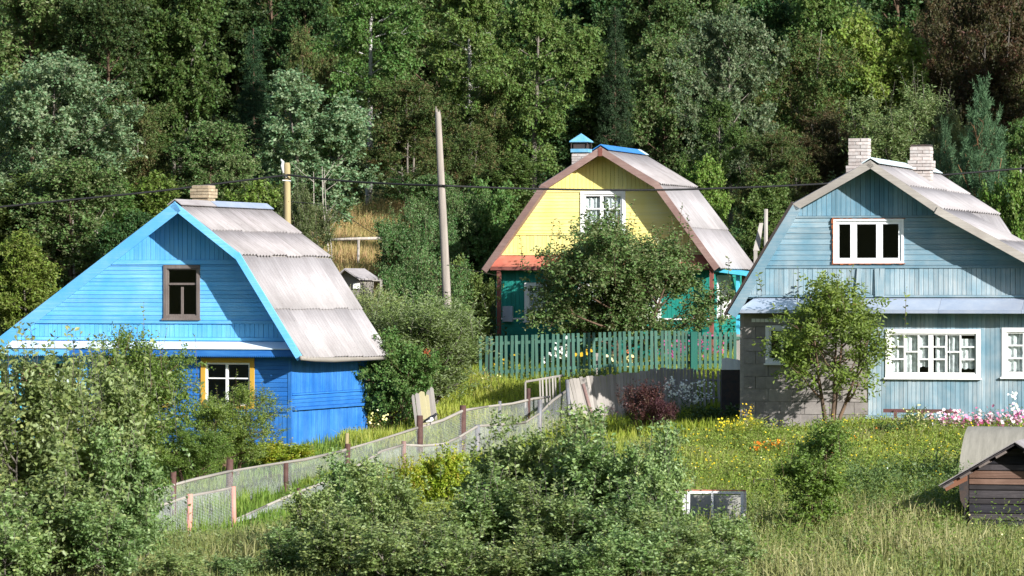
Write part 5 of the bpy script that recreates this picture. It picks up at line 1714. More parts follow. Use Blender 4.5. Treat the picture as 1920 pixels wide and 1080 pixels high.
# ================================================================== magpie on the rail
def magpie():
    Yd = 92.6
    c = P(806, 793, Yd)
    t = thing("magpie", "black and white magpie perched on the netting fence rail", "magpie", c, math.radians(-8))
    # rings along the spine from tail tip to beak: (x, z, half width, half height)
    rings = [(-0.30, -0.055, 0.010, 0.004), (-0.22, -0.022, 0.022, 0.008), (-0.14, 0.015, 0.026, 0.014), (-0.09, 0.040, 0.040, 0.036), (-0.03, 0.068, 0.056, 0.060),
             (0.03, 0.095, 0.060, 0.068), (0.08, 0.130, 0.050, 0.056), (0.11, 0.168, 0.034, 0.036), (0.130, 0.196, 0.034, 0.034), (0.152, 0.205, 0.027, 0.026), (0.170, 0.203, 0.012, 0.012), (0.205, 0.196, 0.003, 0.003)]
    n = 12
    V, Fc = [], []
    for (x, z, w, hh) in rings:
        for k in range(n):
            an = 2 * math.pi * k / n
            V.append((x - 0.25 * hh * math.sin(an), w * math.cos(an), z + hh * math.sin(an)))
    for i in range(len(rings) - 1):
        for k in range(n):
            Fc.append((i * n + k, i * n + (k + 1) % n, (i + 1) * n + (k + 1) % n, (i + 1) * n + k))
    Fc += [tuple(range(n)), tuple((len(rings) - 1) * n + k for k in range(n))]
    o = mobj("body", V, Fc, M['black'], t, True)
    o.data.materials.append(M['white_f'])
    for p in o.data.polygons:
        x = sum(o.data.vertices[i].co.x for i in p.vertices) / len(p.vertices)
        z = sum(o.data.vertices[i].co.z for i in p.vertices) / len(p.vertices)
        spine = np.interp(x, [r[0] for r in rings], [r[1] for r in rings])
        if -0.07 < x < 0.085 and z < spine + 0.005: p.material_index = 1
    for s in (-1, 1):
        b = MB()
        b.tube([(-0.16, s * 0.035, 0.035), (-0.05, s * 0.058, 0.085), (0.05, s * 0.058, 0.115)], [0.008, 0.028, 0.012], 6)
        b.build("wing", M['black'], t, True)
        MB().tube([(0.01, s * 0.062, 0.10), (0.06, s * 0.058, 0.13)], [0.022, 0.01], 6).build("shoulder_patch", M['white_f'], t, True)
        MB().tube([(0.005, s * 0.022, 0.04), (0.012, s * 0.022, -0.005), (0.004, s * 0.022, -0.052)], 0.006, 5).build("leg", M['black'], t)
    return t


magpie()


# ================================================================== vegetation
def unit(a_):
    return a_ / np.maximum(np.linalg.norm(a_, axis=-1, keepdims=True), 1e-9)


def leaves_from(o, d, ln, K, L, W, droop, rng, tintc, spread=1.0, upn=0.6, fold=0.25):
    """K leaves along each twig (origin o, direction d, length ln); returns vertices, triangles, tints."""
    Mn = len(o)
    t = np.linspace(0.12, 1.0, K)[None, :] + rng.uniform(-0.04, 0.04, (Mn, K))
    az = np.arange(K)[None, :] * 2.4 + rng.uniform(0, 6.28, (Mn, 1)) + rng.normal(0, 0.3, (Mn, K))
    ref = unit(np.cross(d, np.tile([[0.31, 0.17, 0.93]], (Mn, 1))))
    b = np.cross(d, ref)
    side = ref[:, None] * np.cos(az)[..., None] + b[:, None] * np.sin(az)[..., None]
    ld = unit(d[:, None] * rng.uniform(0.2, 0.9, (Mn, K, 1)) + side * spread + np.array([0, 0, -droop]) + rng.normal(0, 0.15, (Mn, K, 3)))
    base = o[:, None] + d[:, None] * (ln[:, None] * t)[..., None]
    l = L * rng.uniform(0.6, 1.2, (Mn, K))[..., None]
    w = W * rng.uniform(0.7, 1.15, (Mn, K))[..., None]
    nrm = rng.normal(0, 0.55, (Mn, K, 3)) + np.array([0, 0, upn]) + side * 0.25
    s = unit(np.cross(ld, nrm))
    n = unit(np.cross(s, ld))
    mid = base + ld * l * 0.5
    a0 = base
    a1 = base + ld * l
    e1 = mid + s * w * 0.5 + n * w * fold
    e2 = mid - s * w * 0.5 + n * w * fold
    V = np.stack([a0, a1, e1, e2], 2).reshape(-1, 3)
    q = np.arange(Mn * K)[:, None] * 4
    T = np.concatenate([q + np.array([[0, 2, 1]]), q + np.array([[0, 1, 3]])], 1).reshape(-1, 3)
    tint = np.clip(tintc[:, None] * 0.65 + rng.uniform(0, 1, (Mn, K)) * 0.45 - 0.05, 0, 1).reshape(-1)
    return V, T, np.repeat(tint, 2)


PROF = dict(
    round=lambda t: max(0.12, math.sin(math.pi * min(1, 0.12 + 0.9 * t)) ** 0.7),
    oval=lambda t: max(0.15, math.sin(math.pi * (0.2 + 0.75 * t)) ** 0.8),
    cone=lambda t: max(0.06, 1.0 - t),
    bush=lambda t: max(0.25, math.sqrt(max(0.0, 1 - (t * 0.95) ** 2))),
    tall=lambda t: 0.55 + 0.45 * math.sin(math.pi * t) - (0.5 * max(0, t - 0.85) / 0.15),
    flat=lambda t: max(0.35, math.sin(math.pi * (0.25 + 0.55 * t))),
)
PROTO = {}


def gen_tree(key, seed, H, R, leafm, bark, base=0.2, limbs=30, subs=4, ntw=1500, K=14, L=0.14, W=0.09, twl=0.55, up=0.4, droop=0.25, prof='round',
             stems=1, tr=0.12, elev=(0.15, 0.7), lean=0.05, tw_up=0.25, spread=1.0, shoots=0, bare=0.4, lobes=0.3, sides=6, openness=0.35, limbk=0.6, hmin=0.72):
    rng = np.random.default_rng(seed)
    mb = MB()
    to, td, wgt = [], [], []
    stem_pts = []
    roots = []
    for s_ in range(stems):
        az = s_ * 2.4 + rng.uniform(0, 1)
        rr = R * 0.55 * (0 if stems == 1 else rng.uniform(0.25, 1.0))
        hh = H * (1 if stems == 1 else rng.uniform(hmin, 1.0) * (1 - 0.25 * rr / max(R, 0.1)))
        n = 9
        tt = np.linspace(0, 1, n)
        dirx = np.array([math.cos(az), math.sin(az)])
        pts = np.zeros((n, 3))
        pts[:, :2] = dirx * (0.05 * (stems > 1) + rr * tt[:, None] ** 0.8) + np.cumsum(rng.normal(0, lean * H / n * 0.5, (n, 2)), 0) * (tt[:, None] ** 0.5)
        pts[:, 2] = tt * hh * 0.97
        r0 = tr / (1 if stems == 1 else math.sqrt(stems) * 0.8)
        roots.append(len(mb.v))
        mb.tube([(p[0], p[1], p[2] - (0.25 if i == 0 else 0)) for i, p in enumerate(pts)], [r0 * (1 - 0.85 * t) for t in tt], sides)
        stem_pts.append(pts)
    for r_ in roots[1:]:                         # the stems meet below the ground
        mb.f.append((roots[0], r_, r_ + 1))
    lob = rng.uniform(0, 6.28, 4)
    for i in range(limbs):
        pts = stem_pts[i % stems]
        q = ((i // stems) + rng.uniform(0.1, 0.9)) / max(1, math.ceil(limbs / stems))
        t = base + (0.99 - base) * q ** 0.85
        k = t * (len(pts) - 1)
        i0 = min(int(k), len(pts) - 2)
        org = pts[i0] + (pts[i0 + 1] - pts[i0]) * (k - i0)
        az = i * 2.4 + rng.uniform(-0.5, 0.5)
        el = rng.uniform(*elev) + 0.3 * q
        lf = 1 + lobes * math.sin(az * 2 + lob[0] + 5 * q) * 0.6 + lobes * math.sin(az * 3 + lob[1] - 7 * q) * 0.5
        ln = R * PROF[prof](q) * rng.uniform(0.75, 1.1) * lf * (1 if stems == 1 else limbk)
        ln = max(ln, 0.10 * R)
        d = np.array([math.cos(az) * math.cos(el), math.sin(az) * math.cos(el), math.sin(el)])
        ss = np.linspace(0, 1, 5)
        lp = org + d * ln * ss[:, None] + np.array([0, 0, 1]) * (up - droop) * ln * (ss[:, None] ** 2) * 0.5 + rng.normal(0, 0.03 * ln, (5, 3)) * ss[:, None]
        rl = max(0.008, tr * (1 - t) * 0.42 + 0.008)
        mb.tube([tuple(p) for p in lp], [rl * (1 - 0.75 * s2) for s2 in ss], 4)
        for p, w_ in zip(np.linspace(bare, 1, 6), (1, 1, 1.2, 1.4, 1.6, 1.8)):
            kk = p * 4
            j = min(int(kk), 3)
            to.append(lp[j] + (lp[j + 1] - lp[j]) * (kk - j))
            td.append(lp[j + 1] - lp[j])
            wgt.append(w_ * ln)
        for s3 in range(subs):
            p = rng.uniform(0.3, 0.95)
            kk = p * 4
            j = min(int(kk), 3)
            o2 = lp[j] + (lp[j + 1] - lp[j]) * (kk - j)
            dd = unit(d + rng.normal(0, 0.75, 3) + np.array([0, 0, 0.25 * (up - droop)]))
            l2 = ln * rng.uniform(0.22, 0.5)
            e2 = o2 + dd * l2
            mb.tube([tuple(o2), tuple((o2 + e2) / 2 + rng.normal(0, 0.03 * l2, 3)), tuple(e2)], [rl * 0.45, rl * 0.3, rl * 0.12], 3)
            for p2 in (0.35, 0.6, 0.8, 1.0):
                to.append(o2 + dd * l2 * p2)
                td.append(dd)
                wgt.append(ln * 0.8)
    to, td, wgt = np.array(to), unit(np.array(td)), np.array(wgt)
    # some anchor points stay bare so that gaps show
    keep = rng.uniform(0, 1, len(wgt)) > openness * 0.6
    wgt = wgt * np.where(keep, rng.uniform(0.5, 1.5, len(wgt)), 0.04)
    pick = rng.choice(len(to), ntw, p=wgt / wgt.sum())
    o = to[pick] + rng.normal(0, 0.06 * R ** 0.5, (ntw, 3))
    d = unit(td[pick] * 0.5 + rng.normal(0, 0.6, (ntw, 3)) + np.array([0, 0, tw_up - droop * 0.6]))
    ln = twl * rng.uniform(0.5, 1.25, ntw)
    anchor_t = rng.uniform(0, 1, len(to))
    tc = anchor_t[pick] * 0.7 + rng.uniform(0, 0.3, ntw)
    if shoots:                                   # long upright leafy shoots at the top
        so, sd, sl = [], [], []
        for i in range(shoots):
            pts = stem_pts[i % stems]
            p = pts[-1 - (i % 2)] + rng.normal(0, 0.28 * R, 3) * np.array([1, 1, 0.35])
            so.append(p)
            sd.append([rng.normal(0, 0.16), rng.normal(0, 0.16), 1])
            sl.append(rng.uniform(0.10, 0.28) * H)
        so, sd, sl = np.array(so), unit(np.array(sd)), np.array(sl)
        for a_, b_, c_ in zip(so, sd, sl):
            mb.tube([tuple(a_), tuple(a_ + b_ * c_)], [0.007, 0.003], 3)
        o, d, ln, tc = np.concatenate([o, so]), np.concatenate([d, sd]), np.concatenate([ln, sl]), np.concatenate([tc, rng.uniform(0.4, 1, shoots)])
    o[:, 2] = np.maximum(o[:, 2], 0.05)
    V, T, tint = leaves_from(o, d, ln, K, L, W, droop * 0.6, rng, tc, spread)
    crown = npmesh(key + "_crown", V, T, leafm, tint)
    trunk = bpy.data.meshes.new(key + "_trunk")
    trunk.from_pydata(mb.v, [], mb.f)
    trunk.materials.append(bark)
    trunk.polygons.foreach_set("use_smooth", [True] * len(trunk.polygons))
    zmax = float(np.percentile(V[:, 2], 99.7))
    rmax = float(np.percentile(np.abs(V[:, :2]).max(1), 98))
    PROTO[key] = (trunk, crown, zmax, rmax)


B_ = M
T_ = dict(ntw=2100, K=13, L=0.165, W=0.115)
gen_tree("aspen1", 11, 10, 2.5, LM['aspen'], B_['grey_bark'], base=0.12, limbs=42, subs=5, prof='oval', up=0.7, droop=0.1, tr=0.13, **T_)
gen_tree("aspen2", 12, 10, 2.3, LM['aspen'], B_['grey_bark'], base=0.15, limbs=38, subs=5, prof='round', up=0.8, droop=0.0, tr=0.12, stems=2, **T_)
gen_tree("birch1", 13, 12, 2.2, LM['birch'], B_['birch_bark'], base=0.34, limbs=34, subs=4, prof='oval', up=0.3, droop=0.7, tr=0.19, tw_up=-0.1, openness=0.6, **T_)
gen_tree("birch2", 14, 12, 2.4, LM['birch'], B_['grey_bark'], base=0.22, limbs=30, subs=5, prof='round', up=0.4, droop=0.6, tr=0.18, tw_up=-0.1, openness=0.6, lean=0.12, **T_)
gen_tree("alder1", 15, 11, 2.4, LM['alder'], B_['brown_bark'], base=0.12, limbs=44, subs=5, prof='oval', up=0.4, droop=0.2, tr=0.14, **T_)
gen_tree("alder2", 16, 10, 2.6, LM['alder'], B_['brown_bark'], base=0.10, limbs=42, subs=5, prof='round', up=0.5, droop=0.2, tr=0.13, stems=2, **T_)
gen_tree("rowan1", 17, 8, 2.4, LM['rowan'], B_['grey_bark'], base=0.14, limbs=40, subs=5, prof='round', up=0.6, droop=0.3, tr=0.09, stems=3, ntw=2300, K=15, L=0.12, W=0.06)
gen_tree("rowan2", 18, 9, 2.1, LM['rowan'], B_['grey_bark'], base=0.18, limbs=38, subs=5, prof='oval', up=0.6, droop=0.3, tr=0.09, stems=2, ntw=2200, K=15, L=0.12, W=0.06)
gen_tree("redrowan1", 27, 8, 2.3, LM['redrowan'], B_['grey_bark'], base=0.16, limbs=40, subs=5, prof='oval', up=0.6, droop=0.3, tr=0.09, stems=3, ntw=2100, K=15, L=0.12, W=0.06)
gen_tree("lime1", 19, 8, 2.2, LM['lime'], B_['grey_bark'], base=0.08, limbs=40, subs=5, prof='oval', up=0.6, droop=0.25, tr=0.10, stems=2, **T_)
gen_tree("olive1", 20, 7, 2.4, LM['olive'], B_['grey_bark'], base=0.06, limbs=44, subs=5, prof='bush', up=0.9, droop=0.0, tr=0.09, stems=4, ntw=2300, K=15, L=0.14, W=0.05, tw_up=0.6, shoots=30)
gen_tree("mixed1", 21, 9, 2.3, LM['birch'], B_['grey_bark'], base=0.08, limbs=46, subs=5, prof='bush', up=0.6, droop=0.15, tr=0.11, stems=2, **T_)
gen_tree("mixed2", 22, 9, 2.2, LM['apple'], B_['brown_bark'], base=0.08, limbs=44, subs=5, prof='oval', up=0.6, droop=0.15, tr=0.11, **T_)
gen_tree("spruce1", 23, 12, 2.0, LM['spruce'], B_['brown_bark'], base=0.06, limbs=80, subs=3, prof='cone', up=0.1, droop=0.5, tr=0.14, elev=(-0.1, 0.1), ntw=2300, K=16, L=0.15, W=0.05, twl=0.55, tw_up=0.0, lobes=0.15)
gen_tree("pine1", 24, 5.2, 1.9, LM['pine'], B_['pine_bark'], base=0.10, limbs=52, subs=4, prof='cone', up=0.9, droop=0.0, tr=0.10, elev=(0.1, 0.5), ntw=900, K=40, L=0.15, W=0.018, twl=0.46, tw_up=0.8, lobes=0.5, spread=0.8, openness=0.9)
# garden and foreground kinds
gen_tree("sallow1", 31, 4.2, 1.9, LM['sallow'], B_['grey_bark'], base=0.18, limbs=120, subs=3, prof='tall', up=0.9, droop=0.05, tr=0.085, stems=13, ntw=1350, K=11, L=0.12, W=0.07, twl=0.40, tw_up=0.3, shoots=50, openness=0.9, limbk=0.30, hmin=0.35, elev=(0.25, 0.9), lean=0.16)
gen_tree("sallow2", 32, 3.0, 1.4, LM['sallow'], B_['grey_bark'], base=0.2, limbs=72, subs=3, prof='tall', up=0.9, droop=0.05, tr=0.07, stems=9, ntw=690, K=11, L=0.12, W=0.07, twl=0.38, tw_up=0.3, shoots=36, openness=0.95, limbk=0.36, hmin=0.3, elev=(0.2, 0.9), lean=0.20)
gen_tree("sallow3", 33, 2.4, 1.2, LM['sallow'], B_['grey_bark'], base=0.22, limbs=48, subs=3, prof='tall', up=0.9, droop=0.05, tr=0.06, stems=7, ntw=420, K=11, L=0.125, W=0.072, twl=0.40, tw_up=0.4, shoots=26, openness=0.95, limbk=0.34, hmin=0.3, elev=(0.2, 0.9), lean=0.22)
gen_tree("sallow4", 43, 3.2, 1.3, LM['sallow'], B_['grey_bark'], base=0.2, limbs=64, subs=3, prof='tall', up=0.9, droop=0.05, tr=0.065, stems=8, ntw=600, K=11, L=0.125, W=0.074, twl=0.42, tw_up=0.35, shoots=36, openness=0.95, limbk=0.38, hmin=0.3, elev=(0.2, 0.9), lean=0.22)
gen_tree("plum", 34, 3.6, 1.7, LM['plum'], B_['brown_bark'], base=0.15, limbs=40, subs=5, prof='round', up=0.5, droop=0.1, tr=0.08, stems=2, ntw=2000, K=12, L=0.07, W=0.042, twl=0.35, tw_up=0.4, shoots=24, openness=0.6)
gen_tree("apple", 35, 4.0, 2.5, LM['apple'], B_['brown_bark'], base=0.16, limbs=52, subs=6, prof='round', up=0.55, droop=0.2, tr=0.11, stems=4, ntw=4200, K=12, L=0.095, W=0.058, twl=0.4, tw_up=0.4, shoots=50, openness=0.5, lobes=0.3)
gen_tree("cherry", 36, 3.5, 1.35, LM['plum'], B_['brown_bark'], base=0.24, limbs=30, subs=5, prof='oval', up=0.9, droop=0.15, tr=0.07, stems=5, ntw=820, K=11, L=0.105, W=0.052, twl=0.38, tw_up=0.2, shoots=12, openness=0.8, elev=(0.2, 0.8))
gen_tree("youngbirch", 37, 3.0, 0.85, LM['plum'], B_['brown_bark'], base=0.04, limbs=70, subs=3, prof='tall', up=0.8, droop=0.1, tr=0.04, stems=5, ntw=1050, K=11, L=0.075, W=0.052, twl=0.3, openness=0.7, limbk=0.55, hmin=0.6, tw_up=0.3, shoots=14)
gen_tree("currant", 38, 1.3, 0.8, LM['currant'], B_['brown_bark'], base=0.1, limbs=36, subs=4, prof='bush', up=0.6, droop=0.0, tr=0.03, stems=8, ntw=720, K=11, L=0.075, W=0.06, twl=0.25, tw_up=0.5, shoots=14)
gen_tree("willow", 39, 3.4, 1.8, LM['willow'], B_['grey_bark'], base=0.04, limbs=110, subs=4, prof='tall', up=1.0, droop=0.0, tr=0.05, stems=14, ntw=2500, K=14, L=0.11, W=0.032, twl=0.5, tw_up=0.9, shoots=60, spread=0.6, limbk=0.45, hmin=0.6, elev=(0.5, 1.1))
gen_tree("hazel", 40, 2.6, 1.3, LM['birch'], B_['brown_bark'], base=0.05, limbs=50, subs=5, prof='bush', up=0.5, droop=0.0, tr=0.05, stems=6, ntw=1900, K=11, L=0.08, W=0.06, twl=0.3)
gen_tree("barberry", 41, 1.35, 0.5, LM['barberry'], B_['brown_bark'], base=0.15, limbs=26, subs=3, prof='bush', up=1.4, droop=0.0, tr=0.03, stems=9, ntw=300, K=14, L=0.05, W=0.03, twl=0.38, tw_up=1.2, shoots=44, openness=0.9, elev=(0.6, 1.1))


def place(key, px, py, Y, hw, label, name="tree", cat="tree", group=None, part=("trunk", "crown"), rot=None, ratio=(0.55, 1.9)):
    trunk, crown, zmax, rmax = PROTO[key]
    g = G(px, Y)
    h = P(px, py, Y).z - g.z
    sz = h / zmax
    sx = hw / F * Y / rmax
    sx = min(max(sx, sz * ratio[0]), sz * ratio[1])
    t = thing(name, label, cat, g, random.uniform(0, 6.28) if rot is None else rot, group)
    t.scale = (sx, sx, sz)
    a_ = link(bpy.data.objects.new(part[0], trunk), t)
    b_ = link(bpy.data.objects.new(part[1], crown), t)
    return t


FG = "forest trees behind the houses"
front = [
    # key, px, py top, distance, half width, label
    ("aspen1", 95, 105, 131, 150, "broad silvery aspen rising at the forest edge above the blue house"),
    ("mixed1", 20, 330, 122, 110, "bushy green tree low at the far end of the blue roof slope"),
    ("rowan1", 262, 195, 139, 85, "russet rowan squeezed between the silvery aspen and the dark alders"),
    ("mixed2", 392, 230, 138, 80, "leafy mid green tree right above the tan brick chimney"),
    ("mixed1", 185, 350, 125, 85, "green tree with bare pale limbs over the blue house left slope"),
    ("lime1", 300, 330, 127, 70, "small fresh green tree behind the blue rake near the chimney"),
    ("aspen2", 592, 140, 139, 95, "pale silvery aspen with a pointed top above the short pole"),
    ("lime1", 495, 345, 123, 75, "yellowish willow close behind the blue ridge and short pole"),
    ("mixed2", 442, 290, 130, 55, "narrow dark green tree between chimney and short pole"),
    ("aspen2", 650, 255, 152, 75, "lower silvery aspen at the foot of the big birch"),
    ("olive1", 560, 345, 122, 62, "greyish willow bush beyond the blue roof end"),
    ("birch1", 690, -70, 150, 105, "big birch with a forked white trunk above the clearing"),
    ("birch2", 1005, -30, 149, 110, "tall crooked birch left of the yellow house chimney"),
    ("birch1", 885, -60, 156, 95, "slim birch behind the tall bare pole"),
    ("rowan1", 765, 150, 147, 95, "brownish rowan below the big birch and beside the tall pole"),
    ("rowan2", 905, 130, 150, 70, "thin russet rowan just behind the top of the tall pole"),
    ("mixed2", 820, 330, 133, 60, "low green tree at the middle of the tall pole"),
    ("alder2", 745, 330, 152, 60, "dark bushy alder at the upper edge of the clearing"),
    ("mixed1", 940, 290, 140, 70, "green tree right behind the yellow house left rake"),
    ("rowan2", 860, 240, 142, 70, "dull brownish rowan to the right of the tall pole"),
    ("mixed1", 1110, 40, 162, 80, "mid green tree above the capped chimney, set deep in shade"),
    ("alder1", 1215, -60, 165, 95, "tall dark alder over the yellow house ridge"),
    ("mixed2", 1245, 70, 158, 70, "leafy tree above the yellow house back gable end"),
    ("rowan2", 1190, 150, 163, 60, "reddish undergrowth rowan in the shade above the yellow ridge"),
    ("aspen1", 1370, 20, 146, 105, "large pale green aspen between the yellow and grey blue houses"),
    ("birch2", 1345, 190, 141, 65, "birch with drooping sprays just past the yellow roof"),
    ("lime1", 1330, 300, 131, 50, "light green sapling tree touching the yellow roof edge"),
    ("rowan1", 1500, 70, 150, 100, "wide russet rowan above the grey blue house left slope"),
    ("redrowan1", 1555, 210, 143, 80, "shorter reddish rowan left of the first white chimney"),
    ("rowan1", 1450, 250, 139, 75, "brownish rowan thicket behind the old wooden post"),
    ("olive1", 1690, 165, 141, 115, "rounded olive willow between the two white chimneys"),
    ("lime1", 1650, 35, 153, 90, "bright green tree above the white chimneys"),
    ("redrowan1", 1850, -60, 151, 120, "dark red rowan filling the upper right corner"),
    ("redrowan1", 1765, -20, 156, 80, "red brown rowan with thin bare stems left of the corner one"),
    ("olive1", 1775, 200, 134, 60, "olive bush tree tucked behind the pine"),
    ("birch1", 1915, 230, 122, 70, "yellow green birch at the right edge beside the pine"),
    ("lime1", 1900, 330, 112, 48, "low yellowish tree behind the grey blue roof end"),
    ("mixed2", 60, -70, 168, 105, "dense green tree in the upper left corner"),
    ("alder1", 205, -60, 166, 95, "leafy alder above the silvery aspen"),
    ("mixed1", 330, -40, 167, 85, "sunlit green tree between two dark alders at the top"),
    ("alder2", 455, -10, 172, 90, "dark leaved alder standing in for shade above the tan chimney"),  # dark leaf kind chosen to stand in for shade here
    ("alder1", 570, -20, 170, 80, "dark alder left of the big birch crown"),  # its dark leaves also stand in for the forest shade
    ("rowan2", 585, 60, 163, 55, "thin russet tree between dark alder and big birch"),
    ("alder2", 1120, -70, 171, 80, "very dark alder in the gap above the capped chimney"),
    ("mixed2", 1300, -40, 168, 75, "green tree left of the large pale aspen, higher up"),
    ("alder1", 1440, -60, 165, 85, "dark alder above the wide russet rowan"),
    ("mixed1", 1560, -50, 163, 85, "mid green tree high above the first white chimney"),
    ("spruce1", 1610, -30, 172, 60, "dark narrow spruce standing behind the bright green tree"),
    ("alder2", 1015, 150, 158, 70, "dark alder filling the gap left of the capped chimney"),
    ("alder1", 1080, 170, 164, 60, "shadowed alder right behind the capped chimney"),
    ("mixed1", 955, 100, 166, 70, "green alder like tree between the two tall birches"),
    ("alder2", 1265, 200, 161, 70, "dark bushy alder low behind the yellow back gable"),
    ("mixed2", 1400, 150, 157, 70, "shaded green tree just behind the large pale aspen"),
    ("alder1", 650, 120, 164, 65, "dark alder showing between the birch stems"),
    ("mixed2", 130, 300, 121, 95, "leafy tree hugging the blue house left rake"),
    ("mixed1", -20, 420, 117, 80, "low dark green tree at the left edge above the blue roof"),
    ("lime1", 60, 440, 116, 70, "fresh green bush tree at the foot of the left forest edge"),
    ("alder2", 240, 400, 119, 60, "dark bush tree behind the blue rake halfway up"),
    ("mixed1", 1445, 330, 128, 60, "leafy tree behind the old wooden post"),
    ("spruce1", 475, 60, 158, 55, "dark spruce put in to darken the shadowed gap above the chimney"),  # dark needle colour carries the shade of this gap
    ("spruce1", 1155, 20, 156, 50, "dark spruce in the shaded gap over the yellow house"),
]
for key, px, py, Y, hw, lab in front:
    nm = {"birch": "birch_tree", "rowan": "rowan_tree", "aspen": "aspen_tree", "redro": "rowan_tree", "alder": "alder_tree", "spruc": "spruce_tree"}.get(key[:5], "tree")
    place(key, px, py, Y, hw, lab, nm, "tree", FG)
place("pine1", 1842, 160, 119, 125, "young blue green pine behind the grey blue house", "pine_tree", "pine tree", FG, ratio=(0.5, 2.4))
place("pine1", 1772, 235, 121, 75, "smaller pine shoot beside the bigger young pine", "pine_tree", "pine tree", FG, ratio=(0.5, 2.4))
rng = random.Random(3)
keys = ["alder1", "mixed1", "alder2", "mixed2", "alder1", "birch2", "spruce1", "rowan2"]
i = 0
for Y, step, hgt in ((182, 92, 10), (200, 100, 11), (225, 120, 12)):
    px = -260 + rng.uniform(0, 40)
    while px < 2200:
        k = keys[i % len(keys)]
        g = G(px, Y)
        py = CY - (g.z + hgt * rng.uniform(0.85, 1.2)) / Y * F
        place(k, px, py, Y + rng.uniform(-6, 6), rng.uniform(2.0, 2.9) / Y * F, "dark leafy tree deep in the forest behind the front trees", "forest_tree", "tree", "deep forest trees")
        px += step * rng.uniform(0.75, 1.25)
        i += 1
# trees just out of the frame at both sides carry the forest on and shade its edges
for px, Y, k in ((-150, 128, "mixed1"), (-230, 140, "aspen1"), (-120, 158, "alder2"), (2040, 128, "mixed2"), (2060, 145, "alder1"), (2010, 160, "rowan1"), (2160, 135, "birch1"), (2230, 150, "alder2")):
    g = G(px, Y)
    place(k, px, CY - (g.z + 9) / Y * F, Y, 120, "leafy tree continuing the forest beyond the edge of the view", "forest_tree", "tree", "forest trees past the frame")

# dark garden trees left of the yellow house
for key, px, py, Y, hw, lab in [
    ("apple", 775, 395, 124, 80, "dense green garden tree between the clearing and the tall pole"),
    ("apple", 860, 350, 126, 75, "dense garden tree behind the middle of the tall pole"),
    ("hazel", 905, 345, 126, 75, "full green garden tree pressed against the yellow house rake"),
    ("apple", 800, 480, 116, 80, "lower shaded garden tree left of the tall pole foot"),
    ("hazel", 872, 490, 118, 52, "shaded garden bush tree right of the tall pole foot")]:
    place(key, px, py, Y, hw, lab, "garden_tree", "tree", "garden trees by the yellow house")
place("apple", 1172, 404, 116.3, 178, "large spreading apple tree in front of the yellow gable", "apple_tree", "apple tree", rot=1.0)
place("cherry", 1556, 515, 94.0, 122, "small open fruit tree before the concrete block wall", "fruit_tree", "tree", rot=2.2)
place("youngbirch", 1528, 785, 71.5, 66, "slim young birch bush standing in the yellow meadow", "young_birch", "bush")
place("willow", 712, 545, 107, 58, "taller pale willow right behind the blue eave corner", "willow_bush", "bush")
place("willow", 808, 558, 104.5, 115, "pale willow bush with upright shoots beside the picket fence", "willow_bush", "bush")
place("hazel", 745, 625, 101.5, 75, "round dark glossy bush against the blue side wall", "hazel_bush", "bush")
place("hazel", 715, 560, 107, 40, "small bush behind the blue roof corner", "hazel_bush", "bush")
place("barberry", 1205, 712, 96.5, 48, "purple leaved barberry shrub before the grey board fence", "barberry_bush", "shrub")
place("barberry", 1245, 745, 96, 30, "smaller purple shrub just right of the big barberry", "barberry_bush", "shrub")
# plum and garden bushes before the blue house
place("plum", 255, 622, 87, 125, "yellow green plum tree with small fruit before the blue front wall", "plum_tree", "plum tree")
place("plum", 440, 725, 89.5, 90, "lower yellow green plum bush under the yellow framed window", "plum_bush", "bush")
place("plum", 350, 790, 88, 80, "leafy plum bush between the plum tree and the netting fence", "plum_bush", "bush")
place("currant", 520, 822, 91, 60, "bright low currant bush below the blue corner", "currant_bush", "bush")
place("currant", 845, 835, 80, 52, "bright yellow green currant bush in front of the netting", "currant_bush", "bush")
place("currant", 770, 858, 80, 40, "smaller yellowing currant bush beside the bright one", "currant_bush", "bush")
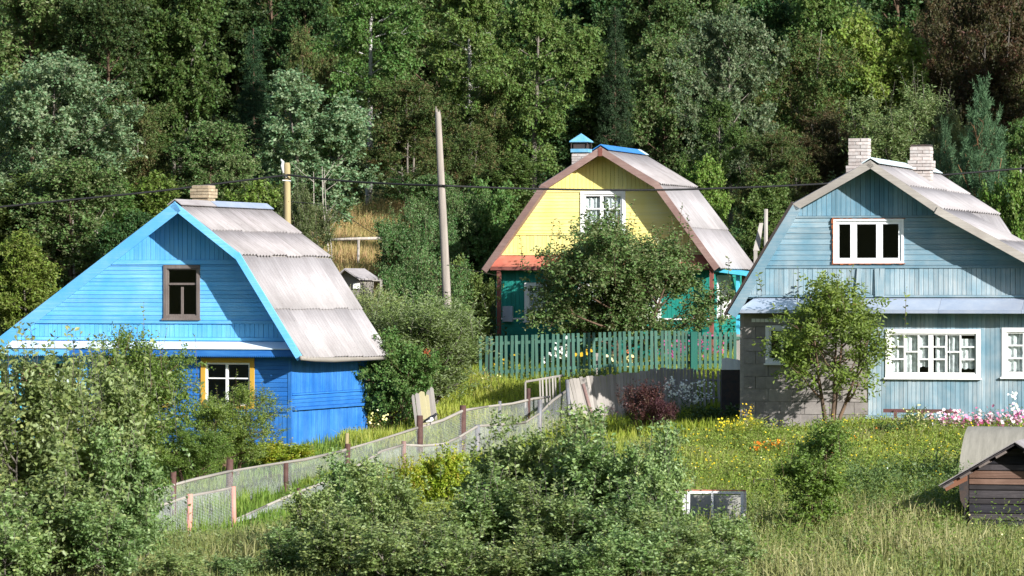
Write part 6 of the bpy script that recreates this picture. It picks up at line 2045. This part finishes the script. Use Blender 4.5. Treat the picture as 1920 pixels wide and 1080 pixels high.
# foreground sallows
FS = "sallow bushes in the foreground"
for key, px, py, Y, hw, lab in [
    ("sallow1", 40, 640, 65, 135, "tallest sallow bush at the lower left edge, before the veranda"),
    ("sallow1", 185, 660, 66.5, 115, "tall sallow bush overlapping the plum tree"),
    ("sallow4", 250, 800, 65.5, 80, "mid height sallow just left of the pink pipes"),
    ("sallow2", 110, 850, 62, 110, "low spreading sallow at the foot of the tallest one"),
    ("sallow4", 210, 940, 61.5, 80, "leafy sallow at the lower left below the mid height one"),
    ("sallow2", 15, 930, 61, 95, "corner sallow under the tallest one"),
    ("sallow3", 660, 850, 69.5, 72, "loose sallow before the middle of the netting fence"),
    ("sallow4", 735, 862, 67.5, 70, "airy sallow left of the bright currant bush"),
    ("sallow3", 590, 905, 66.5, 62, "thin sallow nearest the fallen pale rail"),
    ("sallow2", 820, 945, 65.5, 80, "sallow directly below the bright currant bush"),
    ("sallow2", 945, 785, 71.5, 85, "dense sallow rising before the grey pipe posts"),
    ("sallow4", 1030, 765, 71, 85, "tallest central sallow in front of the board fence"),
    ("sallow2", 1120, 775, 70, 90, "wide central sallow under the purple shrub"),
    ("sallow4", 1205, 795, 69, 72, "ragged sallow at the meadow side of the central group"),
    ("sallow3", 1245, 860, 67, 55, "small sallow at the end of the central group, above the cold frame"),
    ("sallow2", 930, 880, 66, 90, "broad sallow in front of the cold frame's far end"),
    ("sallow4", 1045, 900, 65, 90, "leafy sallow in front of the cold frame's middle"),
    ("sallow2", 1165, 905, 64.5, 85, "sallow hiding the cold frame's second sash"),
    ("sallow3", 1365, 962, 63, 62, "pale leaved sallow covering the cold frame's glazed corner"),
    ("sallow4", 1270, 955, 62, 80, "low sallow just below the glazed cold frame sash"),
    ("sallow3", 545, 985, 64, 70, "small sallow in the grass beside the log rail"),
    ("sallow3", 430, 1040, 62, 60, "lowest sallow shoots at the bottom edge below the pink pipes"),
    ("sallow2", 640, 950, 62.5, 85, "bottom edge sallow below the thin one"),
    ("sallow3", 730, 985, 61, 75, "open low sallow at the bottom edge between two denser ones"),
    ("sallow4", 850, 985, 60.5, 85, "bottom edge sallow with long shoots, under the currant bush"),
    ("sallow2", 975, 990, 60.5, 85, "bottom edge sallow under the broad one"),
    ("sallow4", 1095, 1000, 60, 80, "bottom edge sallow under the leafy middle one"),
    ("sallow3", 1190, 985, 60.5, 75, "loose bottom edge sallow under the hidden sash"),
    ("sallow3", 1330, 1020, 60, 80, "low pale shoots at the bottom edge, last of the sallow row"),
    ("sallow3", 330, 1030, 61.5, 60, "few low sallow shoots under the netting length")]:
    place(key, px, py, Y, hw, lab, "sallow_bush", "bush", FS, part=("stems", "foliage"), ratio=(0.5, 2.2))

# bare pale saplings and dead limbs at the forest edge
for (px0, px1, py1, py0, Y, r, lab) in [
    (617, 604, 312, 408, 126, 0.028, "leaning thin bare birch sapling left of the clearing"),
    (598, 588, 322, 400, 125, 0.024, "thin bare sapling nearer the short pole"),
    (624, 608, 318, 420, 127, 0.022, "thinnest bare sapling bending into the clearing"),
    (136, 138, 395, 520, 121, 0.05, "dead pale trunk with forked limbs over the blue roof slope"),
    (215, 175, 385, 460, 121.5, 0.035, "dead slanting limb beside the dead pale trunk"),
    (1085, 1080, 330, 440, 133, 0.03, "pale thin trunk in the shade beyond the clearing")]:
    g = G(px0, Y)
    t = thing("bare_sapling", lab, "sapling", g, 0, "bare pale saplings")
    tp = P(px1, py1, Y) - g
    b0 = Vector((0, 0, -0.2))
    MB().tube([b0, tp * 0.35 + Vector((0.05, 0, 0)), tp * 0.7 + Vector((-0.04, 0, 0)), tp], [r, r * 0.85, r * 0.6, r * 0.3], 6).build("trunk", M['dry_wood'], t, True)
    b = MB()
    for k in range(6):
        f = rng.uniform(0.45, 0.95)
        o_ = tp * f
        dd = Vector((rng.uniform(-1, 1), rng.uniform(-0.6, 0.6), rng.uniform(0.4, 1.1))) * rng.uniform(0.3, 0.9)
        b.tube([o_, o_ + dd * 0.5 + Vector((0, 0, -0.03)), o_ + dd], [r * 0.45, r * 0.3, r * 0.12], 4)
    b.build("limbs", M['dry_wood'], t)


# ------------------------------------------------------------------ grass, weeds and flowers
FOOT = []
for h, w, d in ((BLUE, (-9.5, 0.0), (-0.2, 5.2)), (YELLOW, (-0.1, 6.4), (-0.1, 5.0)), (GREY, (-0.1, 8.5), (-0.1, 5.5))):
    FOOT.append((h, w, d))


def inside(x, y):
    m = np.zeros(len(x), bool)
    for h, w, d in FOOT:
        dx, dy = x - h.O.x, y - h.O.y
        u_ = dx * h.c - dy * h.s
        v_ = dx * h.s + dy * h.c
        m |= (u_ > w[0]) & (u_ < w[1]) & (v_ > d[0]) & (v_ < d[1])
    return m


def scatter(n, px0, px1, Y0, Y1, rng, clump=0.0):
    Y = np.sqrt(rng.uniform(Y0 ** 2, Y1 ** 2, n))
    x = (rng.uniform(px0, px1, n) - CX) / F * Y
    if clump:
        f = np.sin(x * 1.9 + 1.3 * np.sin(Y * 0.9)) * np.sin(Y * 1.5 + x * 0.6) + rng.uniform(-1, 1, n)
        k = f > -clump
        x, Y = x[k], Y[k]
    k = ~inside(x, Y)
    return x[k], Y[k]


def grass(name, n, px0, px1, Y0, Y1, h0, h1, mat, seed, width=0.010, lean=0.35, bias=0.0, clump=0.6, label=None):
    rng = np.random.default_rng(seed)
    x, y = scatter(n, px0, px1, Y0, Y1, rng, clump)
    z = gz(x, y) - 0.02
    n = len(x)
    patch = 0.5 + 0.5 * np.sin(x * 0.9 + 2 * np.sin(y * 0.31)) * np.sin(y * 0.55 + x * 0.3)
    h = rng.uniform(h0, h1, n) * (0.7 + 0.6 * patch)
    az = rng.uniform(0, 6.28, n)
    ln = rng.normal(0, lean, n)
    dx, dy = np.cos(az), np.sin(az)
    sx, sy = -dy, dx
    fa = rng.uniform(0, 6.28, n)
    sx, sy = np.cos(fa), np.sin(fa)
    w = width * rng.uniform(0.6, 1.4, n)
    b = np.stack([x, y, z], -1)
    m = b + np.stack([dx * ln * h * 0.30, dy * ln * h * 0.30, h * 0.55], -1)
    t = b + np.stack([dx * ln * h * 0.95, dy * ln * h * 0.95, h * (1 - 0.25 * np.abs(ln))], -1)
    s = np.stack([sx * w, sy * w, np.zeros(n)], -1)
    V = np.stack([b - s, b + s, m + s * 0.8, m - s * 0.8, t], 1).reshape(-1, 3)
    q = np.arange(n)[:, None] * 5
    T = np.concatenate([q + [[0, 1, 2]], q + [[0, 2, 3]], q + [[3, 2, 4]]], 1).reshape(-1, 3)
    tint = np.clip(patch * 0.45 + rng.beta(2, 2.6, n) * 0.7 - 0.08 + bias, 0, 1)
    me = npmesh(name, V, T, mat, np.repeat(tint, 3))
    o = link(bpy.data.objects.new(name, me))
    return tag(o, label, None, None, 'stuff')


grass("meadow_grass", 100000, 560, 2000, 76, 94.2, 0.12, 0.34, LM['meadow'], 51, 0.013, lean=0.5, label="yellow green meadow grass in front of the grey blue house")
grass("dry_grass", 80000, -60, 2000, 59, 77, 0.14, 0.46, LM['dry'], 52, 0.011, lean=0.55, bias=0.10, label="tall dry olive grass across the foreground")
grass("yard_grass", 30000, -60, 720, 76, 98, 0.15, 0.40, LM['meadow'], 53, 0.012, label="green grass around the blue house and netting fence")
grass("bank_grass", 48000, 640, 1400, 95, 118, 0.20, 0.45, LM['bank'], 54, 0.014, label="bright green grass on the bank below the picket fence")
grass("clearing_grass", 45000, 560, 820, 113, 150, 0.35, 0.85, LM['tan'], 55, 0.014, bias=0.08, clump=0.9, label="tall tan grass in the clearing behind the blue house")
grass("forest_grass", 26000, -80, 2000, 116, 150, 0.2, 0.5, LM['dry'], 56, 0.02, bias=-0.3, label="rough grass along the forest edge")


def weeds(name, n, px0, px1, Y0, Y1, h0, h1, mat, seed, K=9, L=0.07, W=0.04, clump=0.4, label=None, spread=0.9, keep_off=None):
    rng = np.random.default_rng(seed)
    x, y = scatter(n, px0, px1, Y0, Y1, rng, clump)
    if keep_off:
        ok = ~((x > keep_off[0]) & (x < keep_off[1]) & (y < keep_off[2]))
        x, y = x[ok], y[ok]
    n = len(x)
    o = np.stack([x, y, gz(x, y)], -1)
    d = unit(np.stack([rng.normal(0, 0.22, n), rng.normal(0, 0.22, n), np.ones(n)], -1))
    V, T, tint = leaves_from(o, d, rng.uniform(h0, h1, n), K, L, W, 0.05, rng, rng.uniform(0, 1, n), spread)
    o = link(bpy.data.objects.new(name, npmesh(name, V, T, mat, tint)))
    return tag(o, label, None, None, 'stuff')


weeds("meadow_weeds", 8000, 1230, 1990, 77, 93, 0.18, 0.42, LM['lime'], 61, 9, 0.07, 0.034, 0.3, "leafy yellow green weeds through the meadow")
weeds("foreground_weeds", 9000, -40, 1990, 60, 77, 0.12, 0.42, LM['olive'], 62, 10, 0.065, 0.028, 0.3, "narrow leaved weeds among the dry grass")
grass("seed_grass", 3400, 1150, 2000, 60, 77, 0.30, 0.62, LM['dry'], 57, 0.009, lean=0.45, bias=0.25, clump=0.1, label="tall tan seeding grass in the right foreground")
grass("straw_grass", 17000, 1180, 2000, 74, 92, 0.20, 0.42, LM['dry'], 58, 0.010, lean=0.45, bias=0.2, clump=-0.1, label="patches of dry straw coloured grass in the meadow")
weeds("tall_weeds", 700, 1300, 2000, 62, 78, 0.35, 0.8, LM['lime'], 68, 16, 0.08, 0.03, 0.3, "taller green weeds standing out of the foreground grass")
weeds("bank_weeds", 2200, 640, 1400, 97, 113, 0.15, 0.45, LM['lime'], 63, 9, 0.08, 0.035, 0.4, "leafy weeds on the bank and along the picket fence")
weeds("blue_green_weeds", 520, 1590, 1830, 74, 82, 0.25, 0.75, LM['teal_weed'], 64, 16, 0.09, 0.03, 0.9, "feathery blue green weeds beside the dark shed")
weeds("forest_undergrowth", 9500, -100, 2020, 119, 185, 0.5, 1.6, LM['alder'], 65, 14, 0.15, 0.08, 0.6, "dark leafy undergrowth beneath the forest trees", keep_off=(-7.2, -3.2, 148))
weeds("clearing_weeds", 900, 560, 800, 118, 150, 0.3, 0.8, LM['lime'], 66, 10, 0.10, 0.05, 0.2, "green weeds at the foot of the clearing")
weeds("russet_spikes", 900, 560, 800, 139, 149, 0.7, 1.2, LM['rowan'], 67, 14, 0.06, 0.03, 0.3, "russet seed spikes along the top of the clearing", 0.4)


def blooms_mesh(name, C_, N_, r, mat, rng, petals=6):
    """Small six petalled blooms at centres C_ facing N_."""
    n = len(C_)
    ref = unit(np.cross(N_, rng.normal(0, 1, (n, 3))))
    b = np.cross(N_, ref)
    R_ = r * rng.uniform(0.7, 1.2, n)
    an = np.arange(petals) * 2 * math.pi / petals
    ring = C_[:, None] + (ref[:, None] * np.cos(an)[None, :, None] + b[:, None] * np.sin(an)[None, :, None]) * R_[:, None, None] + N_[:, None] * (R_ * 0.25)[:, None, None]
    V = np.concatenate([C_[:, None], ring], 1).reshape(-1, 3)
    q = np.arange(n)[:, None] * (petals + 1)
    T = np.concatenate([q + [[0, 1 + k, 1 + (k + 1) % petals]] for k in range(petals)], 1).reshape(-1, 3)
    return npmesh(name, V, T, mat, np.repeat(rng.uniform(0, 1, n), petals))


def wild(name, n, px0, px1, Y0, Y1, h0, h1, r, mat, seed, label, clump=0.2):
    rng = np.random.default_rng(seed)
    x, y = scatter(n, px0, px1, Y0, Y1, rng, clump)
    n = len(x)
    C_ = np.stack([x, y, gz(x, y) + rng.uniform(h0, h1, n)], -1)
    N_ = unit(np.stack([rng.normal(0, 0.5, n), rng.normal(-0.3, 0.5, n), np.ones(n)], -1))
    o = link(bpy.data.objects.new(name, blooms_mesh(name, C_, N_, r, mat, rng)))
    tag(o, label, None, None, 'stuff')


wild("yellow_wildflowers", 1700, 1260, 1990, 79, 94, 0.2, 0.40, 0.022, LM['yellow_fl'], 71, "small yellow wildflowers dotting the meadow", 0.1)
wild("cream_wildflowers", 500, 560, 1990, 61, 95, 0.25, 0.5, 0.018, LM['cream_fl'], 72, "scattered cream wildflowers in the grass")
wild("yellow_leaves", 260, -20, 1300, 62, 70, 0.6, 2.2, 0.028, LM['yellow_fl'], 73, "scattered yellowed leaves among the foreground bushes") if False else None


def flower_clump(px, Y, w, h, n_st, n_bl, r, leafm, flm, label, name="flower_clump", seed=0, cat="flowers", group=None, L=0.09, W=0.02, ball=0.0, K=12, top=0.55, dy=0.35):
    rng = np.random.default_rng(seed)
    g = G(px, Y)
    t = thing(name, label, cat, g, 0, group)
    ww = w / F * Y / 2
    x, y = rng.uniform(-ww, ww, n_st), rng.uniform(-dy, dy, n_st)
    z = gz(x + g.x, y + g.y) - g.z
    hh = h * rng.uniform(0.6, 1.0, n_st)
    d = unit(np.stack([rng.normal(0, 0.13, n_st), rng.normal(0, 0.13, n_st), np.ones(n_st)], -1))
    o = np.stack([x, y, z], -1)
    V, T, tint = leaves_from(o, d, hh * 0.92, K, L, W, 0.05, rng, rng.uniform(0, 1, n_st), 0.9)
    link(bpy.data.objects.new("foliage", npmesh("foliage", V, T, leafm, tint)), t)
    pick = rng.integers(0, n_st, n_bl)
    f = rng.uniform(top, 1.05, n_bl)
    if ball:
        heads = rng.choice(n_st, min(n_st, max(3, n_bl // 16)), replace=False)
        pick = rng.choice(heads, n_bl)
        f = np.ones(n_bl)
    C_ = o[pick] + d[pick] * (hh[pick] * f)[:, None] + rng.normal(0, ball or 0.03, (n_bl, 3))
    N_ = unit(np.stack([rng.normal(0.2, 0.5, n_bl), rng.normal(-0.6, 0.4, n_bl), rng.uniform(0.2, 1, n_bl)], -1))
    link(bpy.data.objects.new("blooms", blooms_mesh("blooms", C_, N_, r, flm, rng)), t)["kind"] = "stuff"
    return t


FB = "garden flowers"
for k, (px, w, n) in enumerate(((1765, 50, 60), (1808, 55, 80), (1858, 60, 90), (1910, 60, 90))):
    flower_clump(px, 91.5 - 0.2 * k, w, 0.62 + 0.05 * k, 60, n, 0.040, LM['teal_weed'], LM['pink_fl'],
                 ["pink cosmos clump nearest the bench end", "pink and white cosmos clump right of the bench", "tall pink cosmos clump behind the arched cover", "deep pink cosmos clump under the second curtained window"][k], "cosmos_clump", 80 + k, "flowers", FB, 0.10, 0.012)
flower_clump(1720, 91.5, 34, 0.66, 24, 60, 0.026, LM['teal_weed'], LM['cream_fl'], "pale spiky gladiolus clump in front of the bench", "gladiolus_clump", 85, "flowers", FB, 0.22, 0.03, top=0.4)
flower_clump(1893, 92, 14, 0.95, 5, 40, 0.03, LM['teal_weed'], LM['white_fl'], "tall white phlox head above the cosmos", "phlox_clump", 86, "flowers", FB, ball=0.05)
flower_clump(1445, 88.5, 62, 0.34, 60, 90, 0.030, LM['lime'], LM['orange_fl'], "orange marigold drift before the young birch", "marigold_clump", 87, "flowers", FB, 0.05, 0.02)
flower_clump(1575, 89.5, 80, 0.30, 50, 60, 0.030, LM['lime'], LM['orange_fl'], "orange and yellow marigolds at the foot of the fruit tree", "marigold_clump", 88, "flowers", FB, 0.05, 0.02)
flower_clump(1552, 86.5, 60, 0.30, 30, 18, 0.030, LM['lime'], LM['red_fl'], "few red poppies near the marigolds", "poppy_clump", 89, "flowers", FB, 0.05, 0.02)
flower_clump(1370, 93, 44, 0.50, 26, 70, 0.028, LM['lime'], LM['yellow_fl'], "yellow goldenrod at the corner of the block wall", "goldenrod_clump", 90, "flowers", FB, 0.09, 0.02, top=0.3)
flower_clump(1395, 93.4, 24, 0.80, 6, 40, 0.024, LM['lime'], LM['yellow_fl'], "taller goldenrod stalk against the block wall", "goldenrod_clump", 91, "flowers", FB, 0.09, 0.02, top=0.6)
flower_clump(1415, 93, 22, 0.42, 30, 3, 0.01, LM['bank'], LM['cream_fl'], "tuft of bright green blades at the block wall", "blade_tuft", 92, "plant", FB, 0.22, 0.015)
flower_clump(1287, 98.3, 62, 1.15, 26, 260, 0.026, LM['alder'], LM['white_fl'], "white phlox heads in the shade before the board fence", "phlox_clump", 93, "flowers", FB, 0.10, 0.035, ball=0.055)
flower_clump(1340, 97.6, 100, 0.55, 60, 3, 0.01, LM['alder'], LM['white_fl'], "dark leafy plants in the shade by the storage box", "leafy_clump", 94, "plant", FB, 0.13, 0.06)
flower_clump(1660, 90.8, 70, 0.42, 36, 10, 0.03, LM['alder'], LM['red_fl'], "dark green peony clump before the bench", "peony_clump", 95, "plant", FB, 0.15, 0.06)
flower_clump(1630, 78, 80, 0.55, 40, 4, 0.02, LM['teal_weed'], LM['white_fl'], "blue green leafy clump beside the young birch", "leafy_clump", 96, "plant", FB, 0.15, 0.05)
flower_clump(1385, 92.5, 14, 0.35, 14, 2, 0.01, LM['bank'], LM['cream_fl'], "slim grass tuft beside the goldenrod", "blade_tuft", 97, "plant", FB, 0.20, 0.014)
# behind the pickets
flower_clump(1040, 114.6, 50, 1.15, 16, 44, 0.075, LM['alder'], LM['white_fl'], "white lilies behind the green pickets", "lily_clump", 101, "flowers", FB, 0.14, 0.035, top=0.75)
flower_clump(1085, 115.1, 60, 1.25, 16, 14, 0.06, LM['alder'], LM['yellow_fl'], "yellow lilies behind the green pickets", "lily_clump", 102, "flowers", FB, 0.14, 0.035, top=0.8)
flower_clump(1160, 114.6, 60, 0.85, 20, 15, 0.075, LM['alder'], LM['cream_fl'], "cream lilies lower behind the green pickets", "lily_clump", 103, "flowers", FB, 0.14, 0.035, top=0.7)
flower_clump(1188, 115.0, 24, 1.0, 8, 4, 0.06, LM['alder'], LM['red_fl'], "red lilies behind the pickets near the pale post", "lily_clump", 104, "flowers", FB, 0.14, 0.035, top=0.85)
flower_clump(1270, 114.6, 80, 1.2, 34, 170, 0.036, LM['alder'], LM['purple_fl'], "magenta phlox behind the pickets left of the gate post", "phlox_clump", 105, "flowers", FB, 0.12, 0.035, top=0.72)
flower_clump(1330, 114.1, 50, 1.2, 20, 80, 0.036, LM['alder'], LM['purple_fl'], "magenta phlox behind the pickets right of the gate post", "phlox_clump", 106, "flowers", FB, 0.12, 0.035, top=0.72)
flower_clump(960, 114.6, 70, 0.9, 40, 14, 0.05, LM['alder'], LM['yellow_fl'], "dark leafy plants with few yellow blooms behind the left pickets", "leafy_clump", 107, "plant", FB, 0.16, 0.04)
flower_clump(1110, 112.2, 56, 0.55, 46, 6, 0.02, LM['olive'], LM['cream_fl'], "low weedy bush in front of the middle pickets", "leafy_clump", 108, "plant", FB, 0.06, 0.03)
flower_clump(905, 110, 60, 0.7, 40, 10, 0.02, LM['tan'], LM['cream_fl'], "dry tan seed heads at the end of the picket fence", "seed_clump", 109, "plant", FB, 0.07, 0.02)
flower_clump(700, 98, 40, 0.75, 16, 20, 0.03, LM['tan'], LM['cream_fl'], "dry hogweed stalks beside the blue corner", "hogweed_clump", 110, "plant", FB, 0.06, 0.02, ball=0.05)
flower_clump(800, 100, 30, 0.30, 10, 26, 0.05, LM['rowan'], LM['red_fl'], "few orange red leaves low in the willow bush", "red_sprig", 111, "plant", FB, 0.06, 0.04) if False else None
t = thing("red_sprig", "small sprig of orange red leaves on the willow bush", "sprig", P(803, 668, 102.6))
rngp = np.random.default_rng(5)
o_ = rngp.normal(0, 0.05, (9, 3)) * np.array([1, 0.5, 1.2])
V, T, tint = leaves_from(o_, unit(rngp.normal(0, 0.6, (9, 3)) + np.array([0, -0.2, 0.8])), np.full(9, 0.22), 6, 0.08, 0.045, 0.1, rngp, rngp.uniform(0, 1, 9))
link(bpy.data.objects.new("leaves", npmesh("leaves", V, T, LM['red_fl'], tint)), t)
MB().tube([(0.0, 0.25, -0.9), (0.02, 0.05, -0.3), (0, 0, 0.1)], [0.012, 0.008, 0.004], 5).build("stem", M['brown_bark'], t)
